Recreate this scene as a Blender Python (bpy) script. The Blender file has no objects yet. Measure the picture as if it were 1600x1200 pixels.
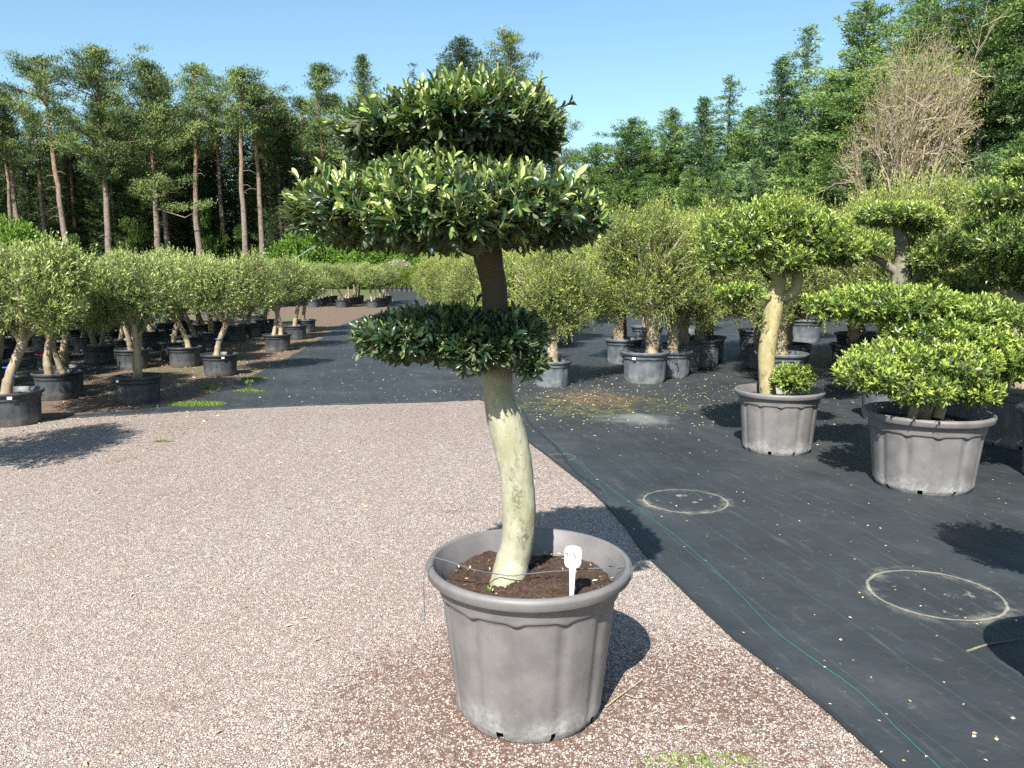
import bpy, math, random
import numpy as np
from mathutils import Vector, Matrix
PI = math.pi
R = math.radians
random.seed(7)
S = bpy.context.scene
C = S.collection

# ------------------------------------------------------------------ camera, sky, sun, exposure
F_PX, PITCH, HC = 1250.0, R(8.2), 1.6          # focal length in photo pixels, downward tilt, eye height
cam_d = bpy.data.cameras.new('camera'); cam = bpy.data.objects.new('camera', cam_d); C.objects.link(cam)
cam_d.sensor_width = 36; cam_d.lens = 36 * F_PX / 1600; cam_d.clip_start = .05; cam_d.clip_end = 2000
cam.location = (0, 0, HC); cam.rotation_euler = (PI/2 - PITCH, 0, 0)
S.camera = cam
SUN_EL, SUN_AZ = R(43), R(17)                  # light travels towards +Y, turned SUN_AZ to +X
w = bpy.data.worlds.new('World'); S.world = w; w.use_nodes = True
nt = w.node_tree; bg = nt.nodes['Background']
sky = nt.nodes.new('ShaderNodeTexSky'); sky.sky_type = 'NISHITA'; sky.sun_disc = False
sky.sun_elevation = SUN_EL; sky.sun_rotation = PI + SUN_AZ
sky.air_density = 1.1; sky.dust_density = .9; sky.ozone_density = 1.2
tn = nt.nodes.new('ShaderNodeMix'); tn.data_type = 'RGBA'; tn.blend_type = 'MULTIPLY'; tn.inputs[0].default_value = 1
tn.inputs[7].default_value = (.94, 1.12, 1.14, 1); nt.links.new(sky.outputs[0], tn.inputs[6]); nt.links.new(tn.outputs[2], bg.inputs[0]); bg.inputs[1].default_value = 0.069
sun_d = bpy.data.lights.new('sun', 'SUN'); sun = bpy.data.objects.new('sun', sun_d); C.objects.link(sun)
sun_d.energy = 5.0; sun_d.angle = R(.5); sun_d.color = (1, .955, .87)
dv = Vector((math.sin(SUN_AZ)*math.cos(SUN_EL), math.cos(SUN_AZ)*math.cos(SUN_EL), -math.sin(SUN_EL)))
sun.rotation_euler = dv.to_track_quat('-Z', 'Y').to_euler()
S.view_settings.view_transform = 'Standard'; S.view_settings.look = 'None'
S.view_settings.exposure = 1.28; S.view_settings.gamma = 1
S.render.engine = 'CYCLES'
S.cycles.max_bounces = 6; S.cycles.transparent_max_bounces = 6; S.cycles.use_denoising = False

cp, sp = math.cos(PITCH), math.sin(PITCH)
def W(px, py, D):                              # the point of the photo's ray (px,py) that stands D metres away
    u = (px-800)/F_PX; v = (py-600)/F_PX
    t = D/(cp - v*sp)
    return Vector((u*t, D, HC + t*(-sp - v*cp)))
def G(px, py, z=0):                            # the point of the ray on the ground
    u = (px-800)/F_PX; v = (py-600)/F_PX
    t = (HC-z)/(sp + v*cp)
    return Vector((u*t, t*(cp - v*sp), z))

# ------------------------------------------------------------------ mesh helpers
class MB:
    def __init__(s): s.v = []; s.f = []; s.n = 0; s.t = []; s.m = []; s.sm = []
    def add(s, V, Fc, tint=.5, mat=0, smooth=False):
        V = np.asarray(V, float).reshape(-1, 3); Fc = np.asarray(Fc, np.int64)
        if Fc.size == 0: return
        s.v.append(V); s.f.append(Fc + s.n)
        t = np.asarray(tint, float)
        s.t.append(np.full(len(V), float(t)) if t.ndim == 0 else t)
        s.m.append(np.full(len(Fc), mat)); s.sm.append(np.full(len(Fc), smooth)); s.n += len(V)
    def mesh(s, name, mats):
        V = np.concatenate(s.v); me = bpy.data.meshes.new(name)
        me.vertices.add(len(V)); me.vertices.foreach_set('co', V.ravel())
        loops = np.concatenate([f.ravel() for f in s.f])
        cnt = np.concatenate([np.full(len(f), f.shape[1]) for f in s.f])
        start = np.concatenate([[0], np.cumsum(cnt)[:-1]])
        me.loops.add(len(loops)); me.loops.foreach_set('vertex_index', loops.astype(np.int32))
        me.polygons.add(len(cnt)); me.polygons.foreach_set('loop_start', start.astype(np.int32))
        me.polygons.foreach_set('material_index', np.concatenate(s.m).astype(np.int32))
        me.polygons.foreach_set('use_smooth', np.concatenate(s.sm).astype(bool))
        a = me.attributes.new('tint', 'FLOAT', 'POINT'); a.data.foreach_set('value', np.concatenate(s.t).astype(np.float32))
        for m in (mats if isinstance(mats, (list, tuple)) else [mats]): me.materials.append(m)
        me.update(calc_edges=True)
        return me
def link(name, me, parent=None, loc=(0, 0, 0), rz=0):
    o = bpy.data.objects.new(name, me); C.objects.link(o); o.location = loc; o.rotation_euler = (0, 0, rz)
    if parent: o.parent = parent
    return o
def tag(o, label=None, cat=None, group=None, kind=None):
    if label: o['label'] = label
    if cat: o['category'] = cat
    if group: o['group'] = group
    if kind: o['kind'] = kind
    return o
def empty(name, loc, rz=0, label=None, cat=None, group=None):
    o = bpy.data.objects.new(name, None); C.objects.link(o); o.location = loc; o.rotation_euler = (0, 0, rz)
    o.empty_display_size = .1
    return tag(o, label, cat, group)
def copy_tree(o, loc, rz=0, sc=1.0, label=None, parent=None):
    c = o.copy(); C.objects.link(c)
    if parent: c.parent = parent
    else:
        c.location = loc; c.rotation_euler = (0, 0, rz); c.scale = (sc, sc, sc)
        if label: c['label'] = label
    for ch in list(o.children): copy_tree(ch, None, parent=c)
    return c
def tube(mb, pts, radii, seg=8, tint=.5, mat=0, cap=True, rough=0, rng=None):
    P = np.array([tuple(p) for p in pts], float); n = len(P)
    rad = np.array(radii, float) if np.ndim(radii) else np.full(n, float(radii))
    T = np.gradient(P, axis=0); T /= np.linalg.norm(T, axis=1)[:, None] + 1e-9
    ref = np.array([1., 0, 0]) if abs(T[0, 0]) < .8 else np.array([0, 1., 0])
    A = np.zeros((n, 3)); a = ref
    for i in range(n):
        a = a - T[i]*a.dot(T[i]); a /= np.linalg.norm(a)+1e-9; A[i] = a
    B = np.cross(T, A)
    th = np.linspace(0, 2*PI, seg, endpoint=False)
    rr = rad[:, None]*np.ones((n, seg))
    if rough and rng is not None:
        k = rng.normal(size=(n, seg)); k = (k+np.roll(k, 1, 1)+np.roll(k, -1, 1)+np.roll(k, 1, 0))/2
        rr = rr*(1+rough*k)
    V = P[:, None] + rr[..., None]*(np.cos(th)[None, :, None]*A[:, None] + np.sin(th)[None, :, None]*B[:, None])
    i = np.arange(n-1)[:, None]*seg; j = np.arange(seg)[None]; j2 = (j+1) % seg
    Fq = np.stack([i+j, i+j2, i+seg+j2, i+seg+j], -1).reshape(-1, 4)
    mb.add(V.reshape(-1, 3), Fq, tint, mat, True)
    if cap:
        for row, rev in ((0, True), (n-1, False)):
            ring = V[row]; c = P[row]; f = np.array([[a_, (a_+1) % seg, seg] for a_ in range(seg)])
            if rev: f = f[:, ::-1]
            mb.add(np.vstack([ring, c]), f, tint, mat, True)
def spline(ctrl, n):
    """Catmull-Rom through (x,y,z,r) rows"""
    P = np.array(ctrl, float); P = np.vstack([2*P[0]-P[1], P, 2*P[-1]-P[-2]]); out = []
    m = len(P)-3
    for q in np.linspace(0, m, n):
        i = min(int(q), m-1); t = q-i; a, b, c, d = P[i:i+4]
        out.append(.5*((2*b)+(c-a)*t+(2*a-5*b+4*c-d)*t*t+(3*b-a-3*c+d)*t**3))
    return np.array(out)
def norm(a): return a/(np.linalg.norm(a, axis=-1, keepdims=True)+1e-9)

# ------------------------------------------------------------------ materials
def new_mat(name):
    m = bpy.data.materials.new(name); m.use_nodes = True; t = m.node_tree
    return m, t, t.nodes['Principled BSDF'], t.nodes['Material Output']
def N(t, kind, **kw):
    n = t.nodes.new('ShaderNode'+kind)
    for k, v in kw.items():
        if k.startswith('i_'): n.inputs[k[2:].replace('_', ' ')].default_value = v
        else: setattr(n, k, v)
    return n
def ramp(t, fac, stops, interp='LINEAR'):
    n = t.nodes.new('ShaderNodeValToRGB'); cr = n.color_ramp; cr.interpolation = interp
    while len(cr.elements) < len(stops): cr.elements.new(.5)
    for e, (p, c) in zip(cr.elements, stops):
        e.position = p; e.color = (*c, 1) if len(c) == 3 else c
    t.links.new(fac, n.inputs[0]); return n.outputs[0]
def noise(t, vec, scale, detail=4, rough=.55, out=0):
    n = t.nodes.new('ShaderNodeTexNoise'); n.inputs['Scale'].default_value = scale
    n.inputs['Detail'].default_value = detail; n.inputs['Roughness'].default_value = rough
    if vec is not None: t.links.new(vec, n.inputs['Vector'])
    return n.outputs[out]
def voro(t, vec, scale, feature='F1', rnd=1):
    n = t.nodes.new('ShaderNodeTexVoronoi'); n.feature = feature; n.inputs['Scale'].default_value = scale
    n.inputs['Randomness'].default_value = rnd
    if vec is not None: t.links.new(vec, n.inputs['Vector'])
    return n
def mix(t, fac, a, b, mode='MIX'):
    n = t.nodes.new('ShaderNodeMix'); n.data_type = 'RGBA'; n.blend_type = mode
    for s_, v in ((0, fac), (6, a), (7, b)):
        if isinstance(v, (int, float)): n.inputs[s_].default_value = v
        elif isinstance(v, tuple): n.inputs[s_].default_value = (*v, 1)
        else: t.links.new(v, n.inputs[s_])
    return n.outputs[2]
def mth(t, op, a, b=None, c=None, clamp=False):
    n = t.nodes.new('ShaderNodeMath'); n.operation = op; n.use_clamp = clamp
    for i, v in enumerate((a, b, c)):
        if v is None: continue
        if isinstance(v, (int, float)): n.inputs[i].default_value = v
        else: t.links.new(v, n.inputs[i])
    return n.outputs[0]
def sstep(t, x, a, b):
    n = t.nodes.new('ShaderNodeMapRange'); n.interpolation_type = 'SMOOTHSTEP'
    n.inputs[1].default_value = a; n.inputs[2].default_value = b
    t.links.new(x, n.inputs[0]); return n.outputs[0]
def bump(t, bs, h, strength, dist):
    n = t.nodes.new('ShaderNodeBump'); n.inputs['Strength'].default_value = strength
    n.inputs['Distance'].default_value = dist; t.links.new(h, n.inputs['Height'])
    t.links.new(n.outputs[0], bs.inputs['Normal']); return n
def coord(t, kind='Object'): return t.nodes.new('ShaderNodeTexCoord').outputs[kind]
def sepx(t, v):
    n = t.nodes.new('ShaderNodeSeparateXYZ'); t.links.new(v, n.inputs[0]); return n.outputs

def leaf_mat(name, stops, under, rough=.4, spec=.5, transl=.25, tcol=(.25, .35, .03)):
    m, t, b, out = new_mat(name)
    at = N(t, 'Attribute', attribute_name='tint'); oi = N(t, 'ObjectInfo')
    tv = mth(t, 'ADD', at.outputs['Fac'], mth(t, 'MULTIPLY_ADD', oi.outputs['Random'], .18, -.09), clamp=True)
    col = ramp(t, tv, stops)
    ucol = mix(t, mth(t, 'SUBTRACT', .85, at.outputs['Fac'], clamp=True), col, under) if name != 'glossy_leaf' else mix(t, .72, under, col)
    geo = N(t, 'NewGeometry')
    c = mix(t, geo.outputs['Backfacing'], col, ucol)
    t.links.new(c, b.inputs['Base Color']); b.inputs['Specular IOR Level'].default_value = spec
    rg = mth(t, 'MULTIPLY_ADD', geo.outputs['Backfacing'], .3, rough); t.links.new(rg, b.inputs['Roughness'])
    tr = N(t, 'BsdfTranslucent'); t.links.new(mix(t, .35, tcol, col), tr.inputs[0])
    mx = N(t, 'MixShader'); mx.inputs[0].default_value = transl
    t.links.new(b.outputs[0], mx.inputs[1]); t.links.new(tr.outputs[0], mx.inputs[2]); t.links.new(mx.outputs[0], out.inputs[0])
    return m
def flat_mat(name, col, rough=.6, spec=.4, var=.0, sc=20):
    m, t, b, out = new_mat(name)
    b.inputs['Roughness'].default_value = rough; b.inputs['Specular IOR Level'].default_value = spec
    if var:
        n = noise(t, coord(t), sc)
        c = mix(t, n, tuple(x*(1-var) for x in col), tuple(min(1, x*(1+var)) for x in col)); t.links.new(c, b.inputs[0])
    else: b.inputs[0].default_value = (*col, 1)
    return m
M = {}
M['leaf_main'] = leaf_mat('glossy_leaf', [(0, (.008, .022, .015)), (.38, (.016, .045, .022)), (.52, (.05, .11, .03)), (.70, (.22, .30, .07)), (1, (.46, .51, .19))],
                          (.30, .34, .17), .3, .5, .22)
M['leaf_topiary'] = leaf_mat('topiary_leaf', [(0, (.015, .036, .014)), (.35, (.045, .09, .022)), (.65, (.19, .28, .045)), (1, (.42, .50, .10))],
                             (.3, .36, .12), .35, .55, .28)
M['leaf_olive'] = leaf_mat('olive_leaf', [(0, (.022, .04, .015)), (.38, (.06, .095, .028)), (.68, (.20, .26, .065)), (1, (.46, .51, .18))],
                           (.34, .39, .17), .45, .45, .25)
M['leaf_olive_big'] = leaf_mat('tall_olive_leaf', [(0, (.02, .036, .014)), (.38, (.05, .08, .022)), (.68, (.20, .255, .05)), (1, (.44, .48, .12))],
                           (.35, .38, .13), .45, .45, .25)
M['needle_pine'] = leaf_mat('pine_needles', [(0, (.024, .048, .018)), (.5, (.08, .13, .042)), (1, (.22, .28, .09))], (.10, .15, .05), .6, .3, .15, (.07, .1, .03))
M['needle_spruce'] = leaf_mat('spruce_needles', [(0, (.010, .022, .009)), (.5, (.028, .055, .018)), (1, (.07, .115, .03))], (.035, .06, .02), .6, .3, .15, (.06, .1, .02))
M['needle_larch'] = leaf_mat('larch_needles', [(0, (.028, .065, .015)), (.5, (.095, .17, .038)), (1, (.24, .33, .09))], (.11, .2, .07), .6, .3, .2, (.07, .15, .03))
M['needle_blue'] = leaf_mat('fir_needles', [(0, (.03, .07, .025)), (.5, (.095, .17, .06)), (1, (.25, .34, .14))], (.1, .17, .08), .6, .3, .2, (.07, .15, .05))
M['leaf_young'] = leaf_mat('young_leaf', [(0, (.012, .03, .008)), (.5, (.035, .075, .014)), (1, (.10, .17, .03))], (.05, .09, .02), .5, .3, .3)
M['leaf_bush'] = leaf_mat('bush_leaf', [(0, (.02, .05, .01)), (.5, (.07, .15, .02)), (1, (.18, .30, .045))], (.1, .18, .04), .5, .3, .3)
M['leaf_bud'] = leaf_mat('opening_bud', [(0, (.13, .08, .04)), (.5, (.20, .15, .06)), (1, (.34, .36, .08))], (.26, .2, .08), .6, .3, .3)
M['fern'] = leaf_mat('thuja_leaf', [(0, (.04, .1, .015)), (1, (.22, .3, .04))], (.11, .2, .05), .5, .3, .2)
M['grass'] = leaf_mat('grass_blade', [(0, (.05, .11, .02)), (1, (.20, .30, .05))], (.2, .3, .05), .5, .3, .3)

def bark_mat(name, a, b_, c, sc=14, stretch=.35, bstr=.5, spots=None, moss=None):
    m, t, b, out = new_mat(name); co = coord(t)
    mp = N(t, 'Mapping'); mp.inputs['Scale'].default_value = (1, 1, stretch); t.links.new(co, mp.inputs[0])
    n1 = noise(t, mp.outputs[0], sc, 6, .65); n2 = noise(t, co, sc*.22, 3)
    col = ramp(t, n1, [(.3, a), (.5, b_), (.72, c)])
    col = mix(t, mth(t, 'MULTIPLY', n2, .6), col, b_)
    h = n1
    if spots:
        v = noise(t, mp.outputs[0], sc*2.2, 5, .7)
        big = sstep(t, noise(t, co, 5.5, 3), .50, .66)
        k = mth(t, 'MULTIPLY', sstep(t, v, .52, .64), mth(t, 'ADD', mth(t, 'MULTIPLY', big, .85), .12), clamp=True)
        col = mix(t, k, col, spots)
    if moss:
        k = mth(t, 'MULTIPLY', sstep(t, n2, .5, .62), .5); col = mix(t, k, col, moss)
    t.links.new(col, b.inputs[0]); b.inputs['Roughness'].default_value = .8; b.inputs['Specular IOR Level'].default_value = .25
    bump(t, b, h, bstr, .01)
    return m
def main_bark():
    m = bark_mat('smooth_pale_bark', (.19, .18, .12), (.28, .27, .195), (.355, .34, .27), 22, .5, .5, (.06, .055, .035), (.17, .18, .09)); t = m.node_tree; b = t.nodes['Principled BSDF']
    col = b.inputs[0].links[0].from_socket; co = coord(t); z = sepx(t, co)[2]
    fine = noise(t, co, 70, 5, .75)
    for (x, y, zz, rx, rz, k_) in [(-.045, -.05, .80, .035, .10, .9), (-.02, -.06, .66, .05, .075, .95), (.0, -.06, 1.0, .03, .03, .8), (-.04, -.06, .93, .02, .05, .8)]:
        s_ = N(t, 'VectorMath', operation='SUBTRACT'); t.links.new(co, s_.inputs[0]); s_.inputs[1].default_value = (x, y, zz)
        q_ = N(t, 'VectorMath', operation='MULTIPLY'); t.links.new(s_.outputs[0], q_.inputs[0]); q_.inputs[1].default_value = (1/rx, 1/.08, 1/rz)
        l_ = N(t, 'VectorMath', operation='LENGTH'); t.links.new(q_.outputs[0], l_.inputs[0])
        near = mth(t, 'SUBTRACT', 1, sstep(t, l_.outputs['Value'], .3, 1.1), clamp=True)
        col = mix(t, mth(t, 'MULTIPLY', mth(t, 'MULTIPLY', near, sstep(t, fine, .44, .56)), k_), col, (.075, .07, .045))
    fl_ = N(t, 'Mapping'); fl_.inputs['Scale'].default_value = (1, 1, 1.8); t.links.new(co, fl_.inputs[0])
    vd = voro(t, fl_.outputs[0], 34); pick = mth(t, 'LESS_THAN', sepx(t, vd.outputs['Color'])[0], .28)
    col = mix(t, mth(t, 'MULTIPLY', mth(t, 'MULTIPLY', mth(t, 'LESS_THAN', vd.outputs['Distance'], .16), pick), .6), col, (.12, .10, .06))
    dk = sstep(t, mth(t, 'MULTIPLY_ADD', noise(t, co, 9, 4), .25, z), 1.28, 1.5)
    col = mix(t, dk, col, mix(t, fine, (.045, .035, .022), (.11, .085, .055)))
    t.links.new(col, b.inputs[0]); return m
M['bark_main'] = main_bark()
M['bark_yellow'] = bark_mat('yellow_bark', (.21, .18, .09), (.29, .255, .13), (.36, .32, .2), 14, .6, .7, (.07, .06, .03))
M['bark_olive'] = bark_mat('olive_bark', (.11, .085, .055), (.27, .22, .15), (.40, .34, .24), 9, .3, .9)
M['bark_old'] = bark_mat('old_grey_bark', (.07, .062, .045), (.15, .14, .105), (.26, .245, .19), 10, .4, .8)
M['bark_dark'] = bark_mat('dark_bark', (.035, .028, .02), (.09, .075, .05), (.17, .14, .10), 12, .3, .9)
def pine_bark():
    m, t, b, out = new_mat('pine_bark'); co = coord(t); n1 = noise(t, co, 5, 6, .7)
    lo = ramp(t, n1, [(.3, (.07, .055, .047)), (.7, (.24, .185, .155))]); hi = ramp(t, n1, [(.3, (.13, .075, .045)), (.7, (.29, .18, .11))])
    z = sepx(t, co)[2]; col = mix(t, sstep(t, mth(t, 'MULTIPLY_ADD', n1, 4, z), 8, 15), lo, hi)
    t.links.new(col, b.inputs[0]); b.inputs['Roughness'].default_value = .85; b.inputs['Specular IOR Level'].default_value = .2
    return m
M['bark_pine'] = pine_bark()
M['bark_spruce'] = bark_mat('spruce_bark', (.06, .05, .045), (.12, .10, .085), (.20, .17, .14), 5, .4, .5)
M['bark_grey'] = bark_mat('grey_twig_bark', (.17, .135, .095), (.30, .25, .18), (.44, .38, .29), 2, .5, .2)

def pot_mat(name, base, hi, chalk, grime=.5, gloss=.42, zchalk=.14):
    m, t, b, out = new_mat(name); co = coord(t); z = sepx(t, co)[2]
    n1 = noise(t, co, 7, 5, .6); n2 = noise(t, co, 45, 4, .7)
    mp = N(t, 'Mapping'); mp.inputs['Scale'].default_value = (1, 1, .12); t.links.new(co, mp.inputs[0])
    n3 = noise(t, mp.outputs[0], 26, 4, .6)
    col = mix(t, sstep(t, n1, .3, .7), base, hi)
    col = mix(t, mth(t, 'MULTIPLY', sstep(t, n3, .5, .75), .4), col, hi)
    low = mth(t, 'SUBTRACT', 1, sstep(t, mth(t, 'MULTIPLY_ADD', n1, -.22, z), -.12, zchalk-.1), clamp=True)
    k = mth(t, 'MULTIPLY', low, mth(t, 'MULTIPLY_ADD', sstep(t, n2, .35, .65), .6, .25), clamp=True)
    col = mix(t, mth(t, 'MULTIPLY', k, grime), col, chalk)
    scr = N(t, 'Mapping'); scr.inputs['Scale'].default_value = (3.2, 3.2, .5); scr.inputs['Rotation'].default_value = (.4, .3, 0); t.links.new(co, scr.inputs[0])
    s1 = sstep(t, noise(t, scr.outputs[0], 15, 5, .75), .68, .76)
    col = mix(t, mth(t, 'MULTIPLY', s1, .45), col, chalk)
    sp_ = voro(t, co, 22).outputs['Distance']
    col = mix(t, mth(t, 'MULTIPLY', mth(t, 'LESS_THAN', sp_, .045), .3), col, chalk)
    t.links.new(col, b.inputs[0])
    t.links.new(mth(t, 'MULTIPLY_ADD', n2, .25, gloss), b.inputs['Roughness']); b.inputs['Specular IOR Level'].default_value = .45
    bump(t, b, n2, .12, .004)
    return m
M['pot_brown'] = pot_mat('taupe_plastic', (.104, .098, .099), (.148, .140, .140), (.40, .41, .40), .75)
M['pot_black'] = pot_mat('black_plastic', (.022, .024, .028), (.05, .054, .06), (.25, .22, .18), .5, .38, .12)
M['pot_grey'] = pot_mat('dark_grey_plastic', (.055, .065, .075), (.11, .125, .14), (.36, .36, .34), .6, .38, .12)

def soil_mat():
    m, t, b, out = new_mat('potting_soil'); co = coord(t)
    n = noise(t, co, 60, 6, .75); n2 = noise(t, co, 14, 4)
    col = ramp(t, n, [(.3, (.018, .010, .007)), (.52, (.07, .038, .024)), (.68, (.15, .085, .05)), (.8, (.3, .2, .12))])
    col = mix(t, mth(t, 'MULTIPLY', sstep(t, n2, .5, .7), .4), col, (.11, .06, .035))
    t.links.new(col, b.inputs[0]); b.inputs['Roughness'].default_value = .95; bump(t, b, n, 1, .02)
    return m
M['soil'] = soil_mat()

# ------------------------------------------------------------------ ground
def pos2(t):
    return N(t, 'NewGeometry').outputs['Position']
def blob_mask(t, p, cx, cy, r0, r1, wob=.3, nsc=3):
    s = N(t, 'VectorMath', operation='SUBTRACT'); t.links.new(p, s.inputs[0]); s.inputs[1].default_value = (cx, cy, 0)
    mp = N(t, 'VectorMath', operation='MULTIPLY'); t.links.new(s.outputs[0], mp.inputs[0]); mp.inputs[1].default_value = (1, 1, 0)
    l = N(t, 'VectorMath', operation='LENGTH'); t.links.new(mp.outputs[0], l.inputs[0])
    d = mth(t, 'MULTIPLY_ADD', mth(t, 'SUBTRACT', noise(t, p, nsc, 5, .65), .5), wob*2, l.outputs['Value'])
    return mth(t, 'SUBTRACT', 1, sstep(t, d, r0, r1), clamp=True)
def ground_mat():
    m, t, b, out = new_mat('bare_earth'); p = pos2(t)
    n = noise(t, p, 9, 8, .75); n2 = noise(t, p, .5, 4); n3 = noise(t, p, 70, 3, .7)
    col = ramp(t, n, [(.3, (.05, .032, .022)), (.5, (.12, .08, .055)), (.7, (.20, .14, .10))])
    fl = sstep(t, n3, .60, .68); col = mix(t, mth(t, 'MULTIPLY', fl, .5), col, (.42, .33, .16))
    grn = sstep(t, n2, .52, .62); col = mix(t, mth(t, 'MULTIPLY', grn, .35), col, (.08, .12, .03))
    far = sstep(t, sepx(t, p)[1], 40, 52); col = mix(t, far, col, (.07, .09, .025))
    t.links.new(col, b.inputs[0]); b.inputs['Roughness'].default_value = .95; bump(t, b, n3, .7, .02); return m
def gravel_mat():
    m, t, b, out = new_mat('pink_gravel'); p = pos2(t)
    wob = N(t, 'VectorMath', operation='MULTIPLY_ADD')
    t.links.new(noise(t, p, 90, 2, .5, 1), wob.inputs[0]); wob.inputs[1].default_value = (.008, .008, 0); t.links.new(p, wob.inputs[2])
    q = wob.outputs[0]
    v1 = voro(t, q, 100); e1 = voro(t, q, 100, 'DISTANCE_TO_EDGE'); v2 = voro(t, q, 165); e2 = voro(t, q, 165, 'DISTANCE_TO_EDGE')
    rr = sepx(t, v1.outputs['Color'])[0]; r2 = sepx(t, v2.outputs['Color'])[1]
    stops = [(0, (.22, .145, .115)), (.14, (.39, .31, .265)), (.42, (.49, .42, .37)), (.62, (.52, .465, .42)), (.8, (.45, .42, .405)), (.93, (.53, .485, .43))]
    c1 = ramp(t, rr, stops); c2 = ramp(t, r2, stops)
    sel = mth(t, 'GREATER_THAN', noise(t, p, 22, 3), .53); col = mix(t, sel, c1, c2)
    ed = mix(t, sel, sstep(t, e1.outputs['Distance'], .02, .16), sstep(t, e2.outputs['Distance'], .02, .16))
    n = noise(t, p, 1.3, 7, .68); n5 = noise(t, p, 30, 4, .7)
    pot = blob_mask(t, p, -.05, 2.75, .35, .85, .35, 3.5)
    pot2 = blob_mask(t, p, .75, 2.85, .1, .7, .35, 3.5)
    earth = mth(t, 'ADD', mth(t, 'MULTIPLY', sstep(t, mth(t, 'MULTIPLY_ADD', n5, .35, n), .76, .95), .6), mth(t, 'MULTIPLY', mth(t, 'MAXIMUM', pot, pot2), .62), clamp=True)
    dirt = mix(t, n5, (.075, .035, .022), (.22, .12, .085))
    gap = mix(t, earth, (.22, .155, .135), dirt)
    # soil fills the joints first, then covers the lower stones
    thr = mth(t, 'MULTIPLY', earth, .75)
    cover = mth(t, 'LESS_THAN', rr, thr)
    col = mix(t, mth(t, 'MULTIPLY', earth, .4), col, dirt)
    col = mix(t, mth(t, 'MULTIPLY', cover, .85), col, dirt)
    col = mix(t, ed, gap, col)
    mac = noise(t, p, .45, 4); col = mix(t, mth(t, 'MULTIPLY', sstep(t, mac, .45, .7), .10), col, (.34, .22, .18), 'MULTIPLY')
    col = mix(t, mth(t, 'MULTIPLY', sstep(t, noise(t, p, 2.6, 5, .7), .56, .7), .22), col, (.30, .19, .16))
    trk = N(t, 'Mapping'); trk.inputs['Scale'].default_value = (1.6, .25, 1); trk.inputs['Rotation'].default_value = (0, 0, .25); t.links.new(p, trk.inputs[0])
    col = mix(t, mth(t, 'MULTIPLY', sstep(t, noise(t, trk.outputs[0], 1.1, 5, .6), .42, .68), .28), col, (.33, .24, .20))
    t.links.new(col, b.inputs[0]); b.inputs['Roughness'].default_value = .8; b.inputs['Specular IOR Level'].default_value = .25
    hh = mth(t, 'MULTIPLY_ADD', mth(t, 'MULTIPLY', rr, .6), 1, mth(t, 'MULTIPLY', ed, 1)); bump(t, b, hh, 1, .0065); return m
EA, EB = G(1060, 915), G(1375, 1200)
MAT_DIR = math.atan2((EA-EB).y, (EA-EB).x)
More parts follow.
